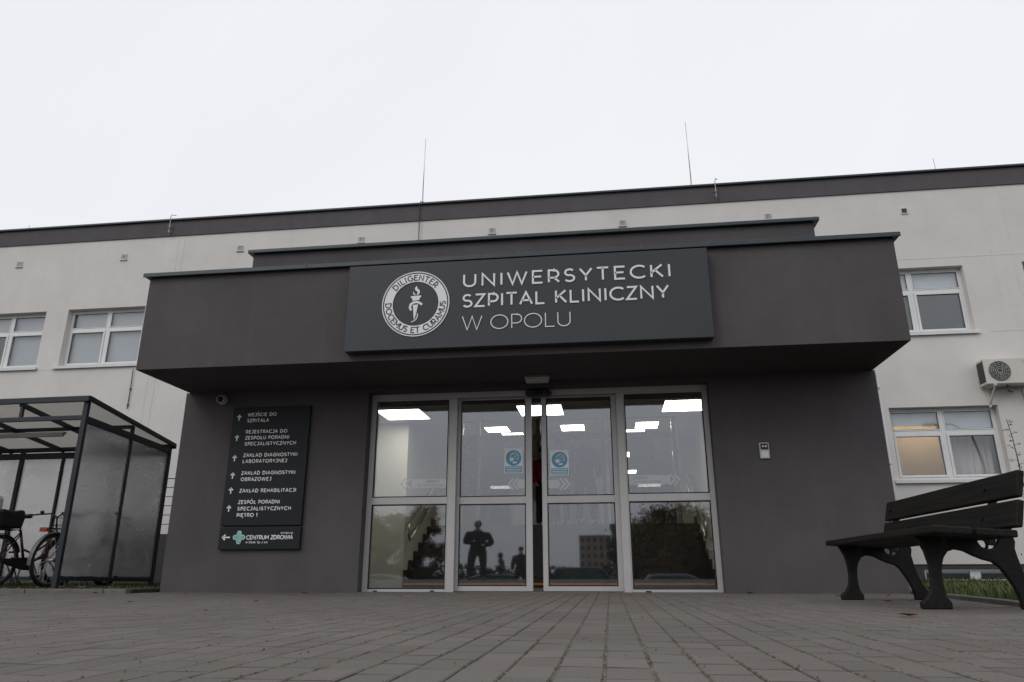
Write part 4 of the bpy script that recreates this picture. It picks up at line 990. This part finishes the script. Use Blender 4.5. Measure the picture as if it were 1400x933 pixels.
# racks: low hoops, each a thing
def hoop(loc, first=None):
    t = thing('bicycle_rack', 'low silver hoop rack standing in the grass under the bicycle shelter', 'bike rack', loc, 0, 'silver hoop racks under the bicycle shelter', local=True)
    m = MB()
    for dx in (-.045, .045):
        m.tube([(dx, -.25, 0), (dx, -.23, .30), (dx, -.10, .36), (dx, .02, .28), (dx, .12, .12), (dx, .25, .0)], .010, 8)
    m.build('hoop', 'galvanised', t); m = MB(); m.box(-.06, .06, -.27, -.23, -.002, .012); m.box(-.06, .06, .23, .27, -.002, .012); m.build('foot', 'galvanised', t)
    return t
h0 = hoop(tuple(sp(.28, 1.35, Z0)))
for s in (.62, .98, 1.32, 1.68, 2.05, 2.4):
    c = copy_tree(h0); c.location = sp(s, 1.35 + random.uniform(-.03, .03), Z0)
# bicycles ---------------------------------------------------------------------------------------
def bicycle(loc, rz, label, frame_mat, bag=False, grey_guard=False, tilt=0.0):
    t = thing('bicycle', label, 'bicycle', loc, rz, 'bicycles parked in the shelter', local=True); t.rotation_euler = (tilt, 0, rz)
    r = .335
    for wx in (0, 1.06):
        c = (wx, 0, r + .005); circ = lambda rad, n=36, y=0.0: [(wx + rad * math.cos(2 * math.pi * k / n), y, c[2] + rad * math.sin(2 * math.pi * k / n)) for k in range(n)]
        m = MB(); m.tube(circ(r - .02), .021, 10, closed=True); wh = m.build('wheel', 'tyre', t)
        m = MB(); m.tube(circ(r - .046), .012, 8, closed=True); m.build('rim', 'bike_grey', wh)
        m = MB(); m.tube([(wx, -.05, c[2]), (wx, .05, c[2])], .022, 10)
        for k in range(24):
            a = 2 * math.pi * k / 24; b = a + (.35 if k % 2 else -.35); yy = .03 if k % 4 < 2 else -.03
            m.tube([(wx + .02 * math.cos(b), yy, c[2] + .02 * math.sin(b)), (wx + (r - .05) * math.cos(a), 0, c[2] + (r - .05) * math.sin(a))], .0018, 4, caps=False)
        m.build('spokes', 'galvanised', wh)
        m = MB(); a0, a1 = (20, 190) if wx == 0 else (35, 175)
        for k in range(14):
            q0, q1 = R(a0 + (a1 - a0) * k / 14), R(a0 + (a1 - a0) * (k + 1) / 14); rr = r + .018
            p = lambda q, y, rr=rr: (wx + rr * math.cos(q), y, c[2] + rr * math.sin(q) - (abs(y) * .25))
            m.poly([p(q0, -.027), p(q1, -.027), p(q1, 0), p(q0, 0)], True); m.poly([p(q0, 0), p(q1, 0), p(q1, .027), p(q0, .027)], True)
        m.build('mudguard', 'bike_grey' if grey_guard else frame_mat, t, fix=False)
        m = MB(); m.box(wx + .19, wx + .25, -.045, -.035, c[2] + .02, c[2] + .05) if wx == 0 else m.box(wx - .2, wx - .14, -.045, -.035, c[2], c[2] + .03); m.build('spoke_reflector', 'reflector_orange', wh)
    bb = (.44, 0, .30); hd0, hd1 = (.93, 0, .62), (.89, 0, .80)
    m = MB(); m.tube([(.30, 0, .74), bb], .017, 8); m.tube([bb, (.52, 0, .31), (.70, 0, .40), hd0], .021, 8); m.tube([(.37, 0, .50), (.55, 0, .44), (.75, 0, .56), (.90, 0, .74)], .015, 8)
    m.tube([hd0, hd1], .021, 10)
    for y in (-.055, .055): m.tube([(0, y, r), (.40, y * .4, .31)], .011, 6); m.tube([(0, y, r), (.31, y * .3, .70)], .009, 6)
    m.build('frame', frame_mat, t)
    m = MB(); m.tube([(.945, 0, .56), (.93, 0, .66)], .02, 8)
    for y in (-.05, .05): m.tube([(.94, y * .7, .66), (.97, y, .60), (1.06, y, r)], .012, 8)
    m.build('fork', frame_mat, t)
    m = MB(); m.tube([(.30, 0, .72), (.265, 0, .90)], .013, 8); m.build('seat_post', 'steel', t)
    m = MB(); m.ball((.20, 0, .925), .12, 14, 8, (1.05, .85, .32)); m.ball((.34, 0, .925), .09, 12, 8, (1.35, .40, .28)); m.build('saddle', 'bike_black', t)
    m = MB(); m.tube([hd1, (.87, 0, .95)], .012, 8); hb = [(.72, -.30, .985), (.80, -.27, 1.0), (.87, -.12, 1.01), (.875, 0, .955), (.87, .12, 1.01), (.80, .27, 1.0), (.72, .30, .985)]
    m.tube(hb, .011, 8); m.build('handlebar', 'bike_black', t)
    for sy in (-1, 1):
        m = MB(); m.tube([(.62, sy * .325, .975), (.735, sy * .295, .99)], .017, 10); m.build('grip', 'bike_black', t)
    m = MB(); m.ball((.80, .20, 1.03), .03, 12, 8, (1, 1, .8)); m.build('bell', 'bike_black', t)
    m = MB(); m.tube([(.80, -.2, 1.0), (.92, -.16, .92), (.96, -.05, .72)], .004, 5); m.build('brake_cable', 'bike_black', t)
    # carrier, lamp, chain guard, crank
    m = MB()
    for y in (-.06, 0, .06): m.tube([(.22, y, .735), (-.20, y, .735)], .006, 6)
    m.tube([(-.20, -.06, .735), (-.20, .06, .735)], .006, 6); m.tube([(.02, -.06, .735), (0, -.065, r)], .006, 6); m.tube([(.02, .06, .735), (0, .065, r)], .006, 6); m.build('carrier', 'bike_black', t)
    m = MB(); m.box(-.235, -.205, -.055, .055, .685, .735); m.build('tail_light', 'reflector_red', t, bevel=.008)
    m = MB(); m.prism([(.02, .36), (.02, .31), (.36, .22), (.52, .215), (.55, .30), (.50, .385), (.36, .385)], -.075, -.05); m.build('chain_guard', 'bike_black', t, bevel=.006)
    m = MB(); m.tube([(.44, -.085, .30), (.50, -.10, .14)], .009, 6); m.tube([(.44, .06, .30), (.38, .08, .46)], .009, 6); m.tube([(.44, -.09, .30), (.44, .07, .30)], .014, 8); m.build('crank', 'steel', t)
    for p in ((.50, -.15, .14), (.38, .13, .46)):
        m = MB(); m.box(p[0] - .045, p[0] + .045, p[1] - .045, p[1] + .045, p[2] - .012, p[2] + .012); m.build('pedal', 'bike_black', t, bevel=.004)
    m = MB()  # wire basket
    bx0, bx1, by, bz0, bz1 = .94, 1.20, .15, .74, .96
    for z in (bz0, (bz0 + bz1) / 2, bz1): m.tube([(bx0, -by, z), (bx1, -by, z), (bx1, by, z), (bx0, by, z)], .005, 5, closed=True)
    for k in range(7):
        for y in (-by, by): q = bx0 + (bx1 - bx0) * k / 6; m.tube([(q, y, bz0), (q, y, bz1)], .003, 4)
        for xx in (bx0, bx1): q = -by + 2 * by * k / 6; m.tube([(xx, q, bz0), (xx, q, bz1)], .003, 4)
        m.tube([(bx0 + (bx1 - bx0) * k / 6, -by, bz0), (bx0 + (bx1 - bx0) * k / 6, by, bz0)], .003, 4)
    m.build('basket', 'bike_black', t)
    m = MB(); m.tube([(.40, .06, .28), (.30, .16, .02)], .008, 6); m.build('kickstand', 'steel', t)
    if bag:
        m = MB(); m.prism([(-.16, .75), (.20, .75), (.24, .92), (.20, 1.0), (.05, .97), (-.10, .99), (-.20, .93)], -.13, .13); m.build('bag', 'bike_black', t, bevel=.03)
    return t
bicycle((-6.30, .10, Z0), R(88), 'bicycle with a grey mudguard and red tail light behind the shelter corner post', 'bike_red', grey_guard=True, tilt=.03)
bicycle((-7.12, .16, Z0), R(84), 'red bicycle with a black bag on its carrier at the left edge of the photo', 'bike_red', bag=True, tilt=-.03)
# railing and low wall behind the shelter
t = thing('ramp_railing', 'horizontal silver bar railing between the bicycle shelter and the entrance block', 'railing', (-8.3, 5, 0))
m = MB()
for z in (2.06, 1.88, 1.70, 1.52, 1.34, 1.16): m.tube([(-10.2, 5, z), (-6.4, 5, z)], .016 if z < 2 else .022, 8)
m.build('bar', 'galvanised', t)
for x in (-10.1, -8.9, -7.7, -6.5): MB().tube([(x, 5.03, .95), (x, 5.03, 2.07)], .02, 8).build('post', 'galvanised', t)
t = tag(MB().box(-10.3, -6.3, 4.9, 5.3, .04, .96).build('ramp_wall', 'plinth_plaster'), 'low dark grey ramp wall under the silver railing behind the shelter', 'wall')

# ================================================================== BENCH
bn = thing('park_bench', 'black park bench with plank seat, two back boards and curved cast iron legs', 'bench', (3.0, -2.95, 0))
ya, yb = -4.16, -1.93
def board(name, c, w_, th, ang, y0, y1):
    """plank running along y; centre (x, z), width along direction ang"""
    d = Vector((math.cos(ang), math.sin(ang))); nn = Vector((-d.y, d.x)); c = Vector(c)
    P = [c - d * w_ / 2 - nn * th / 2, c + d * w_ / 2 - nn * th / 2, c + d * w_ / 2 + nn * th / 2, c - d * w_ / 2 + nn * th / 2]
    m = MB(); m.prism([tuple(p) for p in P], y0, y1); return m.build(name, 'bench_wood', bn, bevel=.008)
board('seat_board', (2.722 + .115, .455), .225, .042, R(-4), ya, yb); board('seat_board', (2.722 + .36, .438), .225, .042, R(-4), ya + .005, yb + .004)
board('back_board', (3.240, .547), .160, .04, R(76), ya + .03, yb); board('back_board', (3.284, .722), .160, .04, R(76), ya + .05, yb + .002)
def leg_profile():
    F = lambda *p: [(2.852 + (x - 857) * .00104, (905 - z) * .00104) for x, z in p]
    return F((770, 868), (770, 905), (945, 905), (945, 868), (922, 830), (915, 780), (914, 720), (922, 660), (940, 612), (968, 575), (1010, 562), (1060, 572), (1110, 600), (1160, 622), (1210, 636),
             (1245, 665), (1275, 715), (1305, 775), (1325, 835), (1330, 868), (1330, 905), (1475, 905), (1475, 868), (1440, 835), (1405, 780), (1378, 700), (1360, 620), (1352, 560), (1362, 520), (1352, 470), (1364, 420), (1375, 380),
             (1352, 375), (1338, 400), (1320, 430), (1300, 470), (1276, 492), (1262, 530), (1236, 556), (1202, 562), (1166, 548), (1146, 508), (1136, 486), (800, 462), (792, 490), (808, 510), (835, 570), (848, 640), (850, 720), (838, 790), (812, 835))
for yc, lab in ((-3.72, None), (-2.06, None)):
    m = MB(); m.prism(leg_profile(), yc - .021, yc + .021); lg = m.build('leg', 'iron', bn, bevel=.009)
    m = MB(); m.tube([(3.17 + .045 * math.cos(R(a)), yc, .385 + .042 * math.sin(R(a))) for a in range(0, 360, 30)], .010, 8, closed=True); m.build('scroll', 'iron', lg)
    m = MB(); m.beam((3.238, yc, .38), (3.325, yc, .78), .045, .022); m.build('back_support', 'iron', bn)
    m = MB()
    for x, z in ((2.78, .4825), (2.92, .472), (3.02, .465), (3.14, .457)): m.cyl((x, yc, z - .004), (x, yc, z + .004), .012, 10)
    m.build('bolt', 'iron', lg)
    m = MB()
    for q in (.54, .722): m.cyl((3.216 + (q - .54) * .25, yc, q), (3.206 + (q - .54) * .25, yc, q + .002), .010, 10)
    m.build('bolt', 'iron', lg)

# shrub behind the bench
sb = thing('barberry_shrub', 'thin reddish shrub shoot with small dark leaves rising behind the bench', 'shrub', (6.74, 2.5, .02))
m = MB(); lm = MB()
def shoot(p0, p1, r, n):
    p0 = Vector(p0); p1 = Vector(p1); pts = []
    for k in range(9): pts.append(p0.lerp(p1, k / 8) + Vector((math.sin(k * 1.1) * .018, 0, 0)))
    m.tube(pts, [r * (1 - .7 * k / 8) for k in range(9)], 6)
    for k in range(n):
        q = p0.lerp(p1, .2 + .8 * k / n) + Vector((math.sin(8 * (.2 + .8 * k / n) * 1.1) * .018, 0, 0)); a = k * 2.3; ln = random.uniform(.05, .10)
        e = q + Vector((math.cos(a) * ln, math.sin(a) * ln, .02)); m.tube([q, e], [.004, .002], 4)
        for _ in range(3):
            c = e + Vector((random.gauss(0, .014), random.gauss(0, .014), random.gauss(0, .012))); u = Vector((random.gauss(0, 1), random.gauss(0, 1), random.gauss(0, 1))).normalized() * .02; v = u.orthogonal().normalized() * .011
            lm.poly([c - u, c + v, c + u, c - v])
shoot((6.85, 2.5, .02), (6.68, 2.5, 2.36), .014, 34); shoot((6.9, 2.5, .02), (7.05, 2.55, 1.75), .012, 20); shoot((6.88, 2.52, .02), (6.95, 2.4, 1.72), .012, 30); shoot((6.9, 2.52, .02), (7.3, 2.4, 1.9), .012, 24)
for _ in range(420):
    c = Vector((random.gauss(7.02, .16), random.gauss(2.5, .16), random.uniform(.4, 1.72))); u = Vector((random.gauss(0, 1), random.gauss(0, 1), random.gauss(0, 1))).normalized() * .024; v = u.orthogonal().normalized() * .014
    lm.poly([c - u, c + v, c + u, c - v])
m.build('stem', 'twig', sb); lm.build('foliage', 'leaf_purple', sb, fix=False)

# fallen leaves and scraps
def leaf_thing(x, y, s, mat, lab, name, cat, grp, rz):
    m = MB(); pts = [(-1, 0), (-.5, .42), (.2, .5), (1, .08), (.9, -.05), (.2, -.45), (-.5, -.4)]
    c, q = math.cos(rz), math.sin(rz); n = len(pts)
    for k in range(n):
        a, b = pts[k], pts[(k + 1) % n]
        P = lambda p: (x + s * (p[0] * c - p[1] * q), y + s * (p[0] * q + p[1] * c), .005 + s * (.48 * abs(p[1]) + .22 * p[0] * p[0]))
        m.poly([(x, y, .006), P(a), P(b)])
    return tag(m.build(name, mat, fix=False), lab, cat, grp)
for x, y, s in ((2.36, -4.62, .040), (2.95, -2.6, .03), (1.0, -4.9, .014), (-2.9, -3.2, .022), (-1.6, -4.4, .02), (-2.55, -.6, .035), (-5.0, -.72, .04), (-1.1, -1.8, .022), (2.32, -.35, .045), (-3.8, -.9, .02), (-6.4, -.9, .03), (3.0, -1.2, .03), (3.25, -.6, .04), (3.5, -1.0, .035), (3.3, -2.6, .03), (1.7, -3.1, .02), (-2.0, -2.9, .02)):
    leaf_thing(x, y, s * 1.35, 'dry_leaf', 'small curled red brown leaf lying on the grey paving', 'fallen_leaf', 'leaf', 'fallen leaves on the paving', random.uniform(0, 6.28))
for x, y, s in ((3.05, -.9, .03), (2.0, -3.0, .014), (.5, -2.2, .012), (1.4, -4.4, .010), (2.9, -3.3, .012), (-3.1, -1.1, .012), (-.8, -3.4, .010), (1.95, -3.6, .012), (3.1, -3.4, .014)):
    leaf_thing(x, y, s * 1.25, 'pale_scrap', 'tiny pale scrap lying on the grey paving', 'paper_scrap', 'litter', 'pale scraps on the paving', random.uniform(0, 6.28))
gv = MB()   # crumbs of sand and grit
for _ in range(2600):
    x, y = random.uniform(-6, 3.6), random.uniform(-7.4, -.05); s = random.uniform(.0015, .0055); c = Vector((x, y, .002))
    if random.random() < .5: x = .7141 + pitch * random.randint(-22, 22) + random.gauss(0, .006); c.x = x
    if c.x > kerb_x(y) - .1: continue
    a = random.uniform(0, 6)
    p = [c + Vector((s * math.cos(a + k * 2.1), s * math.sin(a + k * 2.1), 0)) for k in range(3)]; top = c + Vector((0, 0, s * 1.1))
    for k in range(3): gv.poly([p[k], p[(k + 1) % 3], top])
tag(gv.build('grit', 'joint_sand', fix=False), 'fine pale grit scattered over the paving joints', 'grit', kind='stuff')

# ================================================================== ACROSS THE WAY (seen mirrored in the glass)
def tree(loc, h, crown_r, leaf_mat, label, n=4000, trunk_h=.3, conifer=False, ls=.13):
    t = thing('tree' if not conifer else 'conifer_tree', label, 'tree', loc); x, y, z = loc
    m = MB(); th = h * (trunk_h + .25); m.tube([(x, y, z), (x + .05, y, z + th * .5), (x, y, z + th)], [.05 * h ** .5 + .05, .04 * h ** .5, .02], 8)
    for k in range(7):
        a = k * 2.4; zz = z + h * (trunk_h + .06 * k); m.tube([(x, y, zz - h * .08), (x + math.cos(a) * crown_r * .6, y + math.sin(a) * crown_r * .6, zz + h * .1)], [.05, .015], 5)
    m.build('trunk', 'bark', t); m = MB()
    clumps = []
    for k in range(60):
        q = random.random(); zz = z + h * (trunk_h + (1 - trunk_h) * (.08 + .86 * q)); rr = crown_r * ((1 - q) * 1.0 if conifer else math.sin(math.pi * (.12 + .80 * q)) ** .6) * math.sqrt(random.random())
        a = random.uniform(0, 6.28); clumps.append((Vector((x + rr * math.cos(a), y + rr * math.sin(a), zz)), crown_r * random.uniform(.16, .36) * (.55 if conifer else 1)))
    for k in range(n):
        c, s = random.choice(clumps); p = c + Vector((random.gauss(0, s * .55), random.gauss(0, s * .55), random.gauss(0, s * .5)))
        u = Vector((random.gauss(0, 1), random.gauss(0, 1), random.gauss(0, 1))).normalized() * ls; v = u.orthogonal().normalized() * ls * .6
        m.poly([p - u, p + v, p + u, p - v])
    m.build('crown', leaf_mat, t, fix=False)
    return t
tree((5.6, -44, -1.25), 5.9, 2.9, 'leaf_autumn', 'broad autumn tree mirrored in the right fixed glass panel', 16000, .05)
tree((2.6, -46, -1.25), 4.8, 1.9, 'leaf_green', 'darker green tree mirrored left of the broad autumn tree', 9000, .05)
tree((9.6, -46, -1.25), 5.0, 2.2, 'leaf_green', 'tall green tree mirrored right of the broad autumn tree', 9000, .05)
for k, (x, y, h, cr) in enumerate(((-11.4, -40, 5.9, 1.5), (-13.6, -41, 5.3, 1.7), (-16.2, -42, 5.5, 1.8), (-18.8, -40, 5.0, 1.7))):
    tree((x, y, -1.25), h, cr, 'leaf_autumn', ('tallest orange autumn tree of the mirrored row in the left glass panel', 'second orange autumn tree from the right in the mirrored row', 'third orange autumn tree from the right in the mirrored row', 'lowest orange autumn tree at the far end of the mirrored row')[k], 8000, .03, ls=.10)
tree((-17.6, -118, -1.25), 5.0, 1.5, 'leaf_conifer', 'dark pointed conifer mirrored between the two people outside', 900, .05, True, .2)
far = MB()
for k in range(2600):
    x = random.uniform(-60, 40); h = .9 + 1.1 * (.5 + .5 * math.sin(x * .31) * math.sin(x * .13 + 1)) ; p = Vector((x, -118 + random.uniform(-3, 3), -1.25 + random.uniform(0, 1) * (h + 1.0)))
    u = Vector((random.gauss(0, 1), random.gauss(0, 1), random.gauss(0, 1))).normalized() * .5; v = u.orthogonal().normalized() * .35
    far.poly([p - u, p + v, p + u, p - v])
tag(far.build('far_hedge', 'leaf_conifer', fix=False), 'far dark belt of bushes mirrored low in the glass doors', 'bushes', kind='stuff')
def block(name, label, x0, x1, y, depth, z1, mat, nx, nz):
    t = thing(name, label, 'building', ((x0 + x1) / 2, y, -1.25)); MB().box(x0, x1, y - depth, y, -1.25, z1).build('wall', mat, t)
    MB().box(x0 - .2, x1 + .2, y - depth - .2, y + .2, z1 + .002, z1 + .4).build('roof', 'roof_felt', t)
    for i in range(nx):
        for j in range(nz):
            w_ = (x1 - x0) / nx; h = (z1 + 1.25) / nz; a = x0 + w_ * (i + .25); c = -1.25 + h * (j + .3)
            MB().box(a, a + w_ * .5, y + .003, y + .05, c, c + h * .5).build('window', 'roof_felt', t)
    m = MB(); m.tube([(x0 + (x1 - x0) * .7, y - 2, z1 + .4), (x0 + (x1 - x0) * .7, y - 2, z1 + 3)], .05, 5); m.build('antenna', 'steel', t)
block('apartment_block', 'far brick apartment block mirrored in the right sliding leaf', -11.4, 1.4, -300, 12, 14.6, 'block_wall', 5, 5)
block('brown_building', 'plain brown building mirrored beside the autumn tree', 1.2, 9.0, -92, 9, 6.1, 'brown_wall', 4, 2)
def car(loc, rz, label, mat, van=False):
    t = thing('parked_car', label, 'car', loc, rz, 'cars parked across the way', local=True)
    top = 1.75 if van else 1.42
    prof = [(-2.1, .3), (-2.15, .75), (-1.95, .95), (-1.75 if van else -1.5, top - .05), (-1.4 if van else -1.0, top), (.35, top), (.75, top - .12), (1.25, .95), (1.95, .82), (2.12, .55), (2.1, .3)]
    m = MB(); m.prism(prof, -.82, .82); m.build('body', mat, t, bevel=.07)
    for sy in (-1, 1):
        m = MB(); y = sy * .825; m.prism([(-1.55, .98), (-1.30, top - .12), (-.30, top - .1), (-.30, .98)], y, y + sy * .006); m.prism([(-.22, .98), (-.22, top - .1), (.42, top - .12), (.95, .98)], y, y + sy * .006); m.build('window', 'car_glass', t)
    for wx in (-1.3, 1.32):
        for sy in (-1, 1):
            m = MB(); m.cyl((wx, sy * .65, .31), (wx, sy * .84, .31), .31, 20); wh = m.build('wheel', 'tyre', t); m = MB(); m.cyl((wx, sy * .842, .31), (wx, sy * .85, .31), .19, 16); m.build('rim', 'steel', wh)
    for sy in (-.6, .6):
        m = MB(); m.box(-2.17, -2.13, sy - .15, sy + .15, .68, .82); m.build('tail_light', 'reflector_red', t); m = MB(); m.box(2.06, 2.11, sy - .16, sy + .16, .6, .72); m.build('headlight', 'pale_plastic', t)
    return t
car((-.2, -30, -1.25), R(0), 'dark van mirrored low in the right sliding leaf', 'car_dark', True)
car((4.3, -30.5, -1.25), R(2), 'pale car mirrored at the foot of the right fixed glass panel', 'car_pale')
car((-5.6, -31, -1.25), R(180), 'dark car mirrored low in the left sliding leaf', 'car_dark')
car((-10.9, -30, -1.25), R(4), 'silver car mirrored at the foot of the left fixed glass panel', 'car_pale')
t = thing('street_lamp', 'curved street lamp mirrored in the ground floor window behind the bench', 'street lamp', (19.6, -15.4, -1.2))
m = MB(); m.tube([(19.6, -15.4, -1.2), (19.5, -15.4, 5.5), (19.2, -15.4, 6.9), (18.4, -15.4, 7.4), (17.7, -15.4, 7.45)], [.09, .06, .05, .045, .04], 10); m.build('pole', 'bike_grey', t)
m = MB(); m.ball((17.3, -15.4, 7.40), .42, 14, 8, (1.0, .4, .32)); m.build('lamp_head', 'bike_grey', t)
